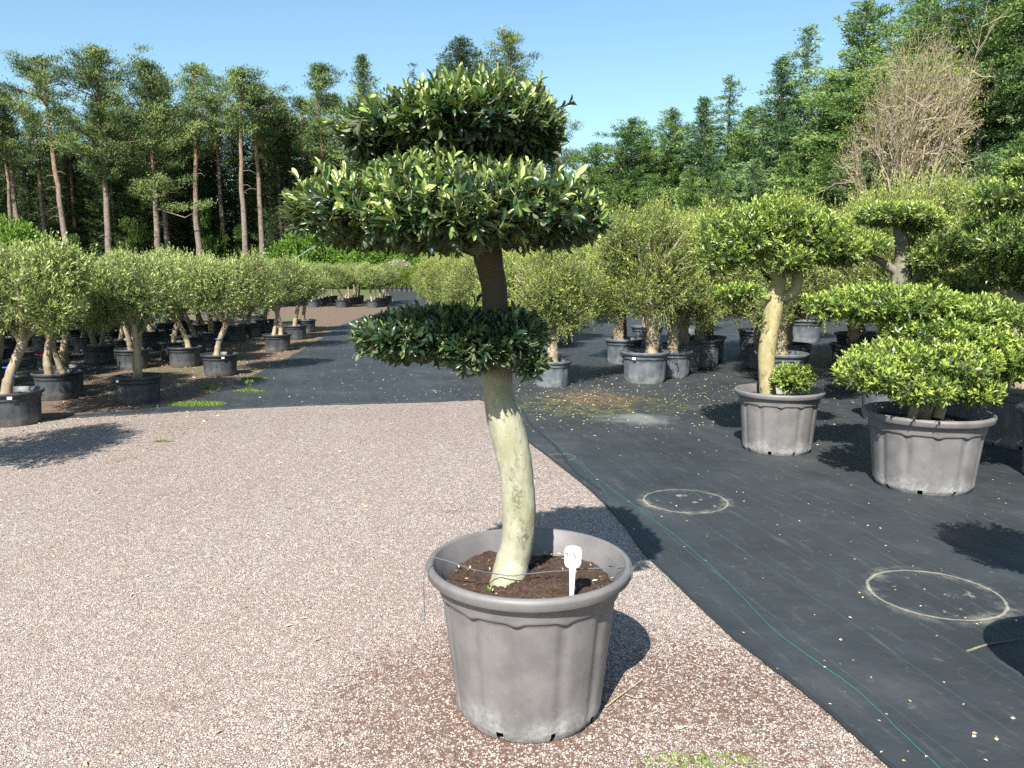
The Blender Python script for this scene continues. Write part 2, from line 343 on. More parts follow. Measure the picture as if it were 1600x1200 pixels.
def cloth_mat(rings, lines=True):
    m, t, b, out = new_mat('woven_ground_fabric'); p = pos2(t)
    n = noise(t, p, 1.1, 6, .6); n2 = noise(t, p, 14, 6, .7); n3 = noise(t, p, 120, 3, .7)
    col = ramp(t, n, [(.3, (.021, .024, .028)), (.55, (.029, .034, .039)), (.75, (.046, .052, .056))])
    mp = N(t, 'Mapping'); mp.inputs['Rotation'].default_value = (0, 0, -MAT_DIR); t.links.new(p, mp.inputs[0])
    x, y, z = sepx(t, mp.outputs[0])
    st = N(t, 'Mapping'); st.inputs['Scale'].default_value = (1.2, 9, 1); t.links.new(mp.outputs[0], st.inputs[0])
    streak = noise(t, st.outputs[0], 2.2, 5, .65)
    col = mix(t, mth(t, 'MULTIPLY', sstep(t, streak, .54, .72), .45), col, (.07, .078, .08))
    col = mix(t, mth(t, 'MULTIPLY', sstep(t, n2, .60, .72), .35), col, (.13, .13, .12))
    # dust creases
    cr_ = mth(t, 'ABSOLUTE', mth(t, 'SUBTRACT', noise(t, p, 1.7, 3, .5), .5))
    col = mix(t, mth(t, 'MULTIPLY', mth(t, 'LESS_THAN', cr_, .003), .05), col, (.2, .2, .2))
    if lines:
        wig = mth(t, 'MULTIPLY_ADD', mth(t, 'SUBTRACT', noise(t, p, .9, 3), .5), .10, y)
        fr = mth(t, 'ABSOLUTE', mth(t, 'SUBTRACT', mth(t, 'FRACT', mth(t, 'MULTIPLY', wig, 1/.30)), .5))
        k = mth(t, 'MULTIPLY', mth(t, 'LESS_THAN', fr, .0055), .32)
        col = mix(t, k, col, (.05, .15, .15))
    # moss and dust
    g1 = G(930, 632); ms = blob_mask(t, p, g1.x, g1.y, .5, 1.3, .8, 1.6); n4 = noise(t, p, 5, 7, .75)
    k = mth(t, 'MULTIPLY', ms, sstep(t, n4, .44, .6)); col = mix(t, mth(t, 'MULTIPLY', k, .8), col, (.10, .105, .03))
    g2 = G(930, 624); ms = blob_mask(t, p, g2.x, g2.y, .2, .75, .6, 2.4); col = mix(t, mth(t, 'MULTIPLY', ms, sstep(t, n2, .45, .55)), col, (.13, .075, .05))
    g3 = G(995, 656); ms = blob_mask(t, p, g3.x, g3.y, .05, .5, .5, 3); col = mix(t, mth(t, 'MULTIPLY', ms, .6), col, (.22, .23, .23))
    dust = mth(t, 'MULTIPLY', sstep(t, noise(t, p, 3.3, 6, .7), .58, .7), sstep(t, sepx(t, p)[1], 4, 12))
    col = mix(t, mth(t, 'MULTIPLY', dust, .5), col, (.13, .12, .085))
    for (cx, cy, r, k_, wd) in rings:
        s = N(t, 'VectorMath', operation='SUBTRACT'); t.links.new(p, s.inputs[0]); s.inputs[1].default_value = (cx, cy, 0)
        mm = N(t, 'VectorMath', operation='MULTIPLY'); t.links.new(s.outputs[0], mm.inputs[0]); mm.inputs[1].default_value = (1, 1, 0)
        l = N(t, 'VectorMath', operation='LENGTH'); t.links.new(mm.outputs[0], l.inputs[0])
        d = mth(t, 'ABSOLUTE', mth(t, 'SUBTRACT', mth(t, 'MULTIPLY_ADD', mth(t, 'SUBTRACT', n2, .5), .035, l.outputs['Value']), r))
        core = mth(t, 'SUBTRACT', 1, sstep(t, d, wd*.2, wd), clamp=True)
        halo = mth(t, 'MULTIPLY', mth(t, 'SUBTRACT', 1, sstep(t, d, 0, wd*8), clamp=True), mth(t, 'MULTIPLY', sstep(t, n4, .45, .65), .35))
        ins = mth(t, 'MULTIPLY', mth(t, 'LESS_THAN', l.outputs['Value'], r), mth(t, 'MULTIPLY', sstep(t, noise(t, p, 9, 6, .75), .60, .66), .55))
        kk = mth(t, 'MULTIPLY', mth(t, 'MAXIMUM', mth(t, 'MAXIMUM', mth(t, 'MULTIPLY', core, mth(t, 'MULTIPLY_ADD', n4, 1.9, -.40, True)), halo), ins), k_, clamp=True)
        col = mix(t, kk, col, (.50, .47, .36))
    t.links.new(col, b.inputs[0]); t.links.new(mth(t, 'MULTIPLY_ADD', n, .3, .42), b.inputs['Roughness']); b.inputs['Specular IOR Level'].default_value = .4
    wv = N(t, 'TexWave', wave_type='BANDS', bands_direction='Y'); wv.inputs['Scale'].default_value = 1.1; wv.inputs['Distortion'].default_value = 5; wv.inputs['Detail'].default_value = 3; t.links.new(mp.outputs[0], wv.inputs['Vector'])
    hgt = mth(t, 'MULTIPLY_ADD', n3, .03, mth(t, 'MULTIPLY_ADD', wv.outputs['Fac'], .25, noise(t, p, 3, 5))); bump(t, b, hgt, .8, .04); return m

def sheet(name, pts, z, mat, thick=0):
    me = bpy.data.meshes.new(name); n = len(pts)
    V = [(p[0], p[1], z) for p in pts]; Fs = [list(range(n))]
    area = sum(pts[i][0]*pts[(i+1) % n][1]-pts[(i+1) % n][0]*pts[i][1] for i in range(n))
    if area < 0: Fs = [list(range(n))[::-1]]
    if thick:
        V += [(p[0], p[1], z-thick) for p in pts]
        for i in range(n):
            j = (i+1) % n; f = [i, n+i, n+j, j]; Fs.append(f if area > 0 else f[::-1])
    me.from_pydata(V, [], Fs); me.materials.append(mat); o = link(name, me); return o

M['earth'] = ground_mat(); M['gravel'] = gravel_mat()
c1, c2, c3, c4 = G(1071, 785), G(1470, 931), G(1190, 617), G(1003, 700)
M['cloth'] = cloth_mat([(c1.x, c1.y, .283, .75, .009), (c2.x-.03, c2.y, .305, .75, .011), (c3.x, c3.y, .30, .5, .010), (G(895, 716).x-.1, G(895, 716).y, .12, .35, .008)])
M['cloth_left'] = cloth_mat([], False)
tag(sheet('ground', [(-400, -60), (400, -60), (400, 500), (-400, 500)], 0, M['earth']), kind='structure')
# right edge of the gravel and its far edge
edge_px = [(1480, 1275), (1386, 1197), (1294, 1113), (1189, 1030), (1127, 980), (1066, 923), (1011, 868), (985, 832), (956, 797), (917, 761), (868, 722), (820, 685), (790, 655), (762, 630)]
E = [G(*p) for p in edge_px]
E.insert(0, E[0] + (E[0]-E[2])*1.0)
e0 = E[0] + (E[0]-E[2])*1.6
E.insert(0, e0)
es = spline([(p.x, p.y, 0, 0) for p in E], 150)
rg = np.random.default_rng(5)
wig = np.cumsum(rg.normal(size=150))*.0012+rg.normal(size=150)*.0012; wig -= np.linspace(wig[0], wig[-1], 150)
es[:, 0] += wig
top_px = [(750, 625.5), (700, 628), (530, 633), (420, 637), (300, 643.5), (180, 650), (60, 657)]
top = [G(*p) for p in top_px]
ts = spline([(p.x, p.y, 0, 0) for p in top], 60); ts[:, 1] += rg.normal(size=60)*.012
gl = [(-3.0, -3)]
grav = [tuple(p[:2]) for p in es] + [tuple(p[:2]) for p in ts] + [(-9, 7.2), (-14, 6.5), (-14, -8)]
tag(sheet('gravel_area', grav, .004, M['gravel']), kind='structure')
road_px = [(130, 648), (215, 641), (300, 626), (372, 598), (425, 572), (470, 548), (505, 527), (528, 512), (560, 498), (603, 486), (614, 470), (606, 458), (604, 453)]
road = spline([(*G(*p)[:2], 0, 0) for p in road_px], 70); road[:45, 0] += rg.normal(size=45)*.02
clo = [tuple(p[:2]) for p in es] + [tuple(p[:2]) for p in ts] + [tuple(p[:2]) for p in road] + [(60, 60), (60, -3)]
tag(sheet('ground_fabric', clo, .012, M['cloth'], .01), kind='structure')
tag(sheet('ground_fabric', [(-6.3, 10.5), (-6.6, 18), (-8.5, 23), (-40, 23), (-40, 9.5), (-8, 9.2)], .009, M['cloth_left'], .006), kind='structure')
M['hem'] = flat_mat('fabric_hem', (.022, .026, .03), .5, .4, .4, 30)
hem = MB(); H0 = es[10:].copy(); tube(hem, [(p[0]+.002, p[1], .011+.004*abs(math.sin(i*.6))) for i, p in enumerate(H0)], .008, 6)
tube(hem, [(p[0], p[1], .012) for p in ts[:55]], .008, 6)
tag(link('fabric_hem', hem.mesh('fabric_hem', M['hem'])), kind='structure')
# the loose teal warp thread and a few more along the edge
M['thread'] = flat_mat('teal_thread', (.035, .17, .155), .6)
def thread(px, r, label):
    q = spline([(*G(*p)[:2], .0145, 0) for p in px], 140); mb = MB()
    tube(mb, [(a[0]+.0015*math.sin(i*.31)+.001*math.sin(i*1.1), a[1], .0145) for i, a in enumerate(q)], r, 4)
    tag(link('thread', mb.mesh('thread', M['thread'])), label, 'thread', 'teal threads woven in the ground fabric')
thread([(1530, 1270), (1461, 1200), (1400, 1143), (1330, 1077), (1270, 1035), (1213, 992), (1160, 938), (1112, 890), (1060, 845), (1007, 805), (960, 770), (920, 738), (880, 705), (850, 680)], .0015, 'bright teal thread running the length of the black ground fabric past the limescale rings')
thread([(1055, 925), (1030, 893), (1000, 858), (985, 832), (962, 795), (925, 752), (885, 710)], .0011, 'thin teal thread along the fabric edge, nearest to the gravel')
# dark crease where the edge strip is folded
cr = spline([(*G(*p)[:2], .015, 0) for p in [(815, 640), (828, 664), (850, 684), (868, 700), (884, 722), (905, 745), (940, 770)]], 60); mb = MB()
tube(mb, [(a[0]+rg.normal()*.006, a[1], .014) for a in cr], [.007+.004*abs(math.sin(i*.9)) for i in range(60)], 6)
tag(link('fabric_fold', mb.mesh('fabric_fold', M['hem'])), kind='structure')

# ------------------------------------------------------------------ pots
def make_pot_mesh(r, h, rb, flutes=12, dense=True, brown=True):
    """rim, band with scalloped lower edge, fluted tapering wall, foot with drainage notches"""
    seg = flutes*(16 if dense else 6)
    th = np.linspace(0, 2*PI, seg, endpoint=False)
    ph = (th*flutes/(2*PI)) % 1.0                      # 0..1 within a flute
    fl = np.clip(1-np.abs(ph-.5)/.23, 0, 1); fl = fl*fl*(3-2*fl)    # concave strip
    fac = .5+.5*np.cos(2*PI*ph)
    rt = r*.915; s = r/.374
    prof = []
    wt = rt - .010*s                                   # wall top radius under the rim
    def ring(z, rad): prof.append((np.full(seg, z) if np.ndim(z) == 0 else z, np.full(seg, rad) if np.ndim(rad) == 0 else rad))
    nz = 26 if dense else 8
    taper = lambda u: wt - (wt-rb)*(u**1.0)            # u from 0 (top) to 1 (bottom)
    zb = h - .105*s                                     # lower edge of the band
    zs = zb - .010*s*fl                                 # scallop dips at the flutes
    # inside
    ri = r - .030*s
    ring(h-.16*s, taper(.3)-.012*s)
    ring(h-.05*s, rt-.022*s); ring(h-.022*s, ri); ring(h-.006*s, ri+.004*s)
    for a in (115, 90, 65, 40, 15, -12, -40): ring(h-.016*s+.016*s*math.sin(R(a)), r-.016*s+.016*s*math.cos(R(a)))
    ring(h-.040*s, r-.004*s); ring(h-.045*s, r-.010*s); ring(h-.043*s, wt+.010*s); ring(h-.050*s, wt+.006*s)
    bandr = taper((h-zs)/h)+.008*s
    ring(zs+.012*s, bandr); ring(zs+.003*s, bandr); ring(zs, bandr-.003*s)
    top = zs-.001*s
    for k in range(nz+1):
        u = k/nz; z = top*(1-u)+.012*s*u
        dep = (.0095*s*fl + .002*s*(1-fac))*(1-.5*u) + .001
        base = taper(np.clip((h-z)/h, 0, 1))
        pinch = .016*s*max(0, (u-.93)/.07)**2
        ring(z, base-dep-pinch)
    ring(0.0, rb-.022*s); ring(0.0, rb*.4)
    Z = np.array([p[0] for p in prof]); Rr = np.array([p[1] for p in prof])
    V = np.stack([Rr*np.cos(th), Rr*np.sin(th), Z], -1)
    n = len(prof); Fq = []
    for i in range(n-1):
        for j in range(seg):
            j2 = (j+1) % seg
            if dense and n-5 <= i < n-2 and abs((th[j]*9/(2*PI)+.5) % 1.0-.5) < .055: continue   # drainage notch
            Fq.append((i*seg+j, (i+1)*seg+j, (i+1)*seg+j2, i*seg+j2))
    Fq = np.array(Fq)[:, ::-1]
    mb = MB(); mb.add(V.reshape(-1, 3), Fq, .5, 0, True)
    return mb
def make_soil_mesh(r, z, rng, amp=.01, n=26):
    mb = MB(); rr = np.linspace(0, r, n); seg = 60 if n > 20 else 20; th = np.linspace(0, 2*PI, seg, endpoint=False)
    Z = z + rng.normal(size=(n, seg))*amp*.5; Z += amp*2*np.sin(3*np.cos(th)[None]*rr[:, None]/r+1)*np.sin(2.3*np.sin(th)[None]*rr[:, None]/r+2)
    Z[0] = Z[0].mean()
    V = np.stack([rr[:, None]*np.cos(th), rr[:, None]*np.sin(th), Z], -1)
    i = np.arange(n-1)[:, None]*seg; j = np.arange(seg)[None]; j2 = (j+1) % seg
    mb.add(V.reshape(-1, 3), np.stack([i+j, i+seg+j, i+seg+j2, i+j2], -1).reshape(-1, 4), .5, 0, True)
    return mb
rs = np.random.default_rng(11)
PM = {
 'main': make_pot_mesh(.368, .568, .262).mesh('pot', M['pot_brown']),
 'brown': make_pot_mesh(.385, .55, .295).mesh('pot', M['pot_brown']),
 'brown_big': make_pot_mesh(.445, .57, .335).mesh('pot', M['pot_brown']),
 'grey': make_pot_mesh(.33, .42, .27, 12, False).mesh('pot', M['pot_grey']),
 'black': make_pot_mesh(.28, .33, .235, 12, False).mesh('pot', M['pot_black']),
}
PS = {
 'main': make_soil_mesh(.304, .487, rs, .011, 44).mesh('soil', M['soil']),
 'brown': make_soil_mesh(.32, .47, rs, .01).mesh('soil', M['soil']),
 'brown_big': make_soil_mesh(.372, .49, rs, .01).mesh('soil', M['soil']),
 'grey': make_soil_mesh(.272, .365, rs, .008, 8).mesh('soil', M['soil']),
 'black': make_soil_mesh(.232, .285, rs, .008, 8).mesh('soil', M['soil']),
}

# ------------------------------------------------------------------ foliage
TPL = {
 'fine': (np.array([(0, 0, 0), (.28, .42, .06), (.28, 0, -.03), (.28, -.42, .06), (.62, .5, .07), (.62, 0, -.04), (.62, -.5, .07), (.88, .26, -.01), (.88, 0, -.07), (.88, -.26, -.01), (1, 0, -.13)]),
          [np.array([(0, 2, 1), (0, 3, 2), (7, 8, 10), (8, 9, 10)]), np.array([(1, 2, 5, 4), (2, 3, 6, 5), (4, 5, 8, 7), (5, 6, 9, 8)])]),
 'mid': (np.array([(0, 0, 0), (.5, .5, .08), (1, 0, -.05), (.5, -.5, .08), (.5, 0, -.02)]), [np.array([(0, 4, 1), (1, 4, 2), (0, 3, 4), (4, 3, 2)])]),
 'quad': (np.array([(0, 0, 0), (.5, .5, .0), (1, 0, 0), (.5, -.5, .0)]), [np.array([(0, 3, 2, 1)])]),
}
def put_leaves(mb, P, D, Nn, L, Wd, T, tpl='fine', mat=0):
    tv, tf = TPL[tpl]; D = norm(D); Sd = norm(np.cross(Nn, D)); Nn = np.cross(D, Sd); k = len(tv); n = len(P)
    L = np.broadcast_to(L, (n,)); Wd = np.broadcast_to(Wd, (n,))
    V = P[:, None] + tv[None, :, 0, None]*L[:, None, None]*D[:, None] + tv[None, :, 1, None]*Wd[:, None, None]*Sd[:, None] + tv[None, :, 2, None]*L[:, None, None]*Nn[:, None]
    Tt = np.repeat(np.broadcast_to(T, (n,)), k)
    V = V.reshape(-1, 3); first = True
    base = mb.n
    for f in tf:
        Fc = (f[None] + (np.arange(n)*k)[:, None, None]).reshape(-1, f.shape[1])
        if first: mb.add(V, Fc, Tt, mat, tpl == 'fine'); first = False
        else:
            mb.f.append(Fc+base); mb.m.append(np.full(len(Fc), mat)); mb.sm.append(np.full(len(Fc), tpl == 'fine'))
def foliage(mb, rng, blobs, n, leaf, wd, per=8, up=.6, shell=.55, lump=.18, freq=6, slen=1.6, tpl='fine', stems=True, bright=(.35, 1.0), smat=1, spread=(25, 65)):
    """shoots spread through lumpy ellipsoids, each with pairs of leaves along its stem"""
    B = np.array([b[:6] for b in blobs], float); wgt = np.array([b[3]*b[4]+b[3]*b[5]+b[4]*b[5] for b in blobs]); wgt /= wgt.sum()
    which = rng.choice(len(B), n, p=wgt)
    d = norm(rng.normal(size=(n, 3)))
    Kv = rng.normal(size=(6, 3))*freq; ph = rng.uniform(0, 6, 6)
    C0, Rd = B[which, :3], B[which, 3:]
    q = C0 + d*Rd
    lf = 1 + lump*np.sin(q@Kv.T/np.mean(B[:, 3:]).clip(.05)*.35 + ph).mean(1)*2.0
    rad = (rng.uniform(shell**3, 1, n))**(1/3)
    outer = (rad-shell)/(1-shell)
    P0 = C0 + d*Rd*(rad*lf)[:, None]
    sd = norm(norm(d/Rd*Rd.mean(1)[:, None])*.8 + np.array([0, 0, up]) + rng.normal(size=(n, 3))*.35)
    sl = leaf*slen*rng.uniform(.7, 1.35, n)
    base = P0 - sd*sl[:, None]*.6
    if stems:
        a = norm(np.cross(sd, np.array([.3, .5, .8]))); b = np.cross(sd, a); r = leaf*.028
        V = np.stack([base+a*r, base-a*.5*r+b*.87*r, base-a*.5*r-b*.87*r, base+sd*sl[:, None]], 1).reshape(-1, 3)
        f = np.array([(0, 1, 3), (1, 2, 3), (2, 0, 3)]); Fc = (f[None]+(np.arange(n)*4)[:, None, None]).reshape(-1, 3)
        mb.add(V, Fc, .5, smat, False)
    k = np.arange(per); tpos = (k//2+1)/((per+1)//2)
    ang0 = rng.uniform(0, 2*PI, n)
    ang = ang0[:, None] + (k % 2)*PI + (k//2)*PI/2 + rng.normal(size=(n, per))*.25
    a = norm(np.cross(sd, np.array([.31, .5, .81]))); b = np.cross(sd, a)
    rad_ = a[:, None]*np.cos(ang)[..., None] + b[:, None]*np.sin(ang)[..., None]
    op = R(spread[1]) - (R(spread[1])-R(spread[0]))*tpos[None] + rng.normal(size=(n, per))*.17
    D = sd[:, None]*np.cos(op)[..., None] + rad_*np.sin(op)[..., None]
    Nn = sd[:, None]*np.sin(op)[..., None] - rad_*np.cos(op)[..., None] + rng.normal(size=(n, per, 3))*.25
    P = base[:, None] + sd[:, None]*(sl[:, None]*tpos[None])[..., None]
    Ll = leaf*(1.1-.35*tpos[None])*rng.uniform(.75, 1.2, (n, 1))*rng.uniform(.6, 1.25, (n, per))
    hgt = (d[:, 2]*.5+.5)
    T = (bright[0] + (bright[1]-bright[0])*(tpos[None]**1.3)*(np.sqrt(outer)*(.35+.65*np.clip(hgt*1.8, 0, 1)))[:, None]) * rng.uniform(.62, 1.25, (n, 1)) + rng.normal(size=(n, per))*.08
    put_leaves(mb, P.reshape(-1, 3), D.reshape(-1, 3), Nn.reshape(-1, 3), Ll.ravel(), Ll.ravel()*wd, np.clip(T.ravel(), 0, 1), tpl)

# ------------------------------------------------------------------ the large potted tree in front
PL = Vector((.062, 2.755, 0))
main = empty('potted_tree', PL, 0, 'tall three-tiered evergreen with pale curved trunk in the big taupe pot on the gravel', 'potted tree')
link('pot', PM['main'], main, rz=R(6)); link('soil', PS['main'], main)
def wl(px, py, D): return W(px, py, D) - PL
tr = [(793, 922, 31), (795, 905, 28), (800, 880, 27), (808, 850, 25.5), (811, 800, 26.5), (808, 750, 26), (800, 700, 27.5), (789, 660, 27), (779, 620, 23), (776, 580, 24), (774, 550, 23), (774, 500, 20), (772, 450, 19.5), (766, 420, 20), (762, 395, 22), (758, 340, 17), (745, 290, 14), (735, 230, 11), (725, 180, 7)]
ctrl = []
for i, (a, b, hw) in enumerate(tr):
    D = 2.74 if i < 2 else 2.8
    p = wl(a, b, D if i > 1 else 2.76); ctrl.append((*p, hw/F_PX*2.87))
ctrl[0] = (ctrl[0][0], ctrl[0][1], .455, ctrl[0][3])
sp_ = spline(ctrl, 110); rt_ = np.random.default_rng(3)
mb = MB(); tube(mb, sp_[:, :3], sp_[:, 3], 28, rough=.012, rng=rt_)
def limb(mb, pts, r0, r1, seg=7, n=14):
    q = spline([(*p, 0) for p in pts], n); tube(mb, q[:, :3], np.linspace(r0, r1, n), seg, rough=.05, rng=rt_)
def L3(a, b, D=2.8): return tuple(wl(a, b, D))
limb(mb, [L3(762, 395), L3(700, 375, 2.75), L3(620, 345, 2.7), L3(540, 330, 2.7)], .03, .008)
limb(mb, [L3(762, 380), L3(820, 360, 2.75), L3(880, 345, 2.7), L3(920, 340, 2.75)], .026, .007)
limb(mb, [L3(760, 360), L3(750, 330, 2.95), L3(700, 320, 3.1)], .022, .007)
limb(mb, [L3(740, 250), L3(680, 215, 2.75), L3(610, 200, 2.75)], .018, .006)
limb(mb, [L3(740, 250), L3(800, 215, 2.8), L3(850, 200, 2.85)], .018, .006)
limb(mb, [L3(772, 575, 2.78), L3(745, 580, 2.68), L3(715, 560, 2.66), L3(640, 535, 2.7)], .014, .005)
limb(mb, [L3(773, 540), L3(800, 530, 2.72), L3(835, 525, 2.7)], .012, .004)
limb(mb, [L3(758, 572, 2.74), L3(735, 588, 2.70), L3(716, 578, 2.68), L3(722, 560, 2.66)], .007, .004)
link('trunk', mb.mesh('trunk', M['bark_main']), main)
def pblob(px, py, hw, hh, D=2.8, ry=None, org=PL, dep=None):
    c = W(px, py, D) - org; k = (dep or D*1.02)/F_PX
    return (c.x, c.y, c.z, hw*k, ry if ry else hw*k*.8, hh*k)
M['twig'] = flat_mat('young_stem', (.36, .32, .16), .6, .3)
D0 = PL.y
tiers = [
  [pblob(697, 198, 95, 34, D0, .38), pblob(790, 194, 75, 36, D0+.02, .36), pblob(600, 207, 50, 26, D0, .28), pblob(845, 207, 24, 22, D0, .16), pblob(740, 186, 90, 34, D0-.2, .2), pblob(572, 216, 24, 18, D0-.05, .15), pblob(700, 224, 100, 24, D0+.05, .34), pblob(800, 222, 66, 24, D0+.05, .3), pblob(735, 168, 62, 22, D0, .26)],
  [pblob(590, 332, 96, 40, D0, .46), pblob(700, 324, 110, 48, D0-.05, .52), pblob(800, 327, 100, 44, D0, .50), pblob(880, 338, 46, 34, D0, .30), pblob(510, 328, 42, 30, D0-.03, .24), pblob(640, 290, 60, 20, D0, .3), pblob(770, 294, 75, 22, D0, .3), pblob(470, 330, 12, 15, D0-.07, .1), pblob(925, 345, 12, 13, D0-.06, .1), pblob(690, 345, 120, 26, D0-.33, .22), pblob(700, 282, 100, 24, D0, .34), pblob(560, 354, 50, 20, D0-.1, .2), pblob(850, 352, 50, 22, D0-.1, .2), pblob(655, 360, 45, 16, D0-.2, .2)],
  [pblob(630, 524, 55, 22, D0, .24), pblob(700, 518, 85, 27, D0+.05, .26), pblob(790, 523, 48, 26, D0, .2), pblob(735, 545, 40, 18, D0-.12, .1), pblob(590, 522, 24, 14, D0-.05, .12), pblob(830, 560, 12, 12, D0-.08, .05)],
]
ntier = [1700, 3600, 1500]
for i, (bl, n) in enumerate(zip(tiers, ntier)):
    bl = [(b[0], b[1], b[2], b[3]*1.01+.006, b[4]*1.02, b[5]*1.02+.002) for b in bl]
    rng = np.random.default_rng(20+i); mb = MB()
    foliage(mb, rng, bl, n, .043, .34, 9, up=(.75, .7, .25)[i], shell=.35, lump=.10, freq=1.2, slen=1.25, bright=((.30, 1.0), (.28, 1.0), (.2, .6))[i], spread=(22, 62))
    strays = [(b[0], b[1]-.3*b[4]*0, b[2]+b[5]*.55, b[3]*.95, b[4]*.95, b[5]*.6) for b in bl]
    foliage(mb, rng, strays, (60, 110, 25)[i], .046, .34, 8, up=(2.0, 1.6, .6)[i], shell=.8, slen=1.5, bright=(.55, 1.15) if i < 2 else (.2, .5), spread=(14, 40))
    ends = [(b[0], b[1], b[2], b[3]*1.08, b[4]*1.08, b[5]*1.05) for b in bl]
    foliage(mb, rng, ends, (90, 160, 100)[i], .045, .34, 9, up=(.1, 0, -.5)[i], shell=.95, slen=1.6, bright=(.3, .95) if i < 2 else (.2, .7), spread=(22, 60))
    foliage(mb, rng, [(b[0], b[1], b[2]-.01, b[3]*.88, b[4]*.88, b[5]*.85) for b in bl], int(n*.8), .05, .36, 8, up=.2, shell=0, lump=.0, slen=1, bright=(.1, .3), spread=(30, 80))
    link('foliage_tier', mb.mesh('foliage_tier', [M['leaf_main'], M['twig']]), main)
# twine tied over the rim and round the foot of the trunk
M['twine'] = flat_mat('grey_blue_twine', (.09, .11, .14), .8, .2)
mb = MB()
q = [wl(664, 962, 2.62), wl(662, 925, 2.61), wl(664, 890, 2.63), wl(674, 872, 2.67), wl(700, 877, 2.66), wl(740, 890, 2.66), wl(778, 897, 2.69)]
q = spline([(*p, 0) for p in q], 50)[:, :3]; tube(mb, q+rt_.normal(size=q.shape)*.0006, .0019, 5)
q = spline([(*p, 0) for p in [wl(778, 897, 2.69), wl(800, 900, 2.675), wl(830, 896, 2.69), wl(900, 890, 2.69), wl(975, 886, 2.70)]], 40)[:, :3]; tube(mb, q+rt_.normal(size=q.shape)*.0005, .0019, 5)
for k in range(3):
    q = spline([(*p, 0) for p in [wl(975, 886+2*k, 2.72), wl(983, 882+3*k, 2.70), wl(988, 888+4*k, 2.66), wl(985, 898+4*k, 2.64), wl(975, 893+3*k, 2.66)]], 14)[:, :3]; tube(mb, q, .0019, 5)
q = spline([(*p, 0) for p in [wl(975, 886, 2.72), wl(962, 878, 2.74), wl(946, 868, 2.78)]], 8)[:, :3]; tube(mb, q, .0019, 5)
q = spline([(*p, 0) for p in [wl(660, 962, 2.62), wl(657, 966, 2.62), wl(661, 970, 2.61), wl(663, 963, 2.62)]], 8)[:, :3]; tube(mb, q, .0022, 5)
link('twine', mb.mesh('twine', M['twine']), main)
# white plant label stuck in the soil
M['label'] = flat_mat('white_plastic', (.44, .44, .44), .45, .5)
lb = W(893, 925, 2.55); lt = W(889, 851, 2.57)
lab = empty('plant_label', (lb.x, lb.y, lb.z-.03), 0, 'white plastic plant label stuck upright in the soil of the big taupe pot', 'plant label')
hh = lt.z-lb.z; kx = 2.68/F_PX
prof = [(-7, 0), (-7, hh-.078), (-11, hh-.072), (-13.5, hh-.060), (-14.5, hh-.02), (-12, hh-.006), (-6, hh-.001), (0, hh), (6, hh-.001), (12, hh-.006), (14.5, hh-.02), (13.5, hh-.060), (11, hh-.072), (7, hh-.078), (7, 0)]
prof = [(a*kx*(.72 if abs(a) == 7 and z < hh-.07 else .95), z+.03) for a, z in prof]; prof[0] = (prof[0][0]*.5, -.03); prof[-1] = (prof[-1][0]*.5, -.03)
me = bpy.data.meshes.new('board'); n = len(prof)
V = [(a, -.0012, z) for a, z in prof]+[(a, .0012, z) for a, z in prof]
me.from_pydata(V, [], [list(range(n))[::-1], list(range(n, 2*n))]+[[i, (i+1) % n, n+(i+1) % n, n+i] for i in range(n)]); me.materials.append(M['label'])
bo = link('board', me, lab); bo.rotation_euler = (R(-4), R(1.5), 0)
fc = bpy.data.curves.new('w', 'FONT'); fc.body = '7151'; fc.size = .024; fc.align_x = 'CENTER'; fc.shear = -.35; fc.extrude = .0002
fo = bpy.data.objects.new('w', fc); C.objects.link(fo); dg = bpy.context.evaluated_depsgraph_get()
tm = bpy.data.meshes.new_from_object(fo.evaluated_get(dg)); bpy.data.objects.remove(fo)
M['faded_ink'] = flat_mat('faded_ink', (.07, .07, .09), .6); tm.materials.clear(); tm.materials.append(M['faded_ink'])
wo = link('writing', tm, bo); wo.location = (.001, -.0020, hh+.03-.042); wo.rotation_euler = (PI/2, 0, 0)

# ------------------------------------------------------------------ other potted plants
def make_trunk(name, ctrls, mat, seg=10, org=Vector((0, 0, 0)), rough=.03, n=30):
    mb = MB(); rng = np.random.default_rng(len(name)+7)
    for c in ctrls:
        q = spline(c, n); tube(mb, q[:, :3], q[:, 3], seg, rough=rough, rng=rng)
    return mb.mesh(name, mat)
M['sticker'] = flat_mat('white_sticker', (.75, .75, .75), .5)
M['tape_blue'] = flat_mat('blue_tape', (.01, .10, .55), .4); M['tape_yellow'] = flat_mat('yellow_tape', (.6, .55, .04), .4); M['tag_red'] = flat_mat('red_tag', (.55, .02, .06), .4)
def sticker_mesh():
    mb = MB(); a = np.linspace(-.07, .07, 5); r = .338
    V = [(r*math.sin(x), -r*math.cos(x), z) for x in a for z in (.33, .36)]
    mb.add(V, [(2*i, 2*i+2, 2*i+3, 2*i+1) for i in range(4)]); return mb.mesh('sticker', M['sticker'])
SM = sticker_mesh()
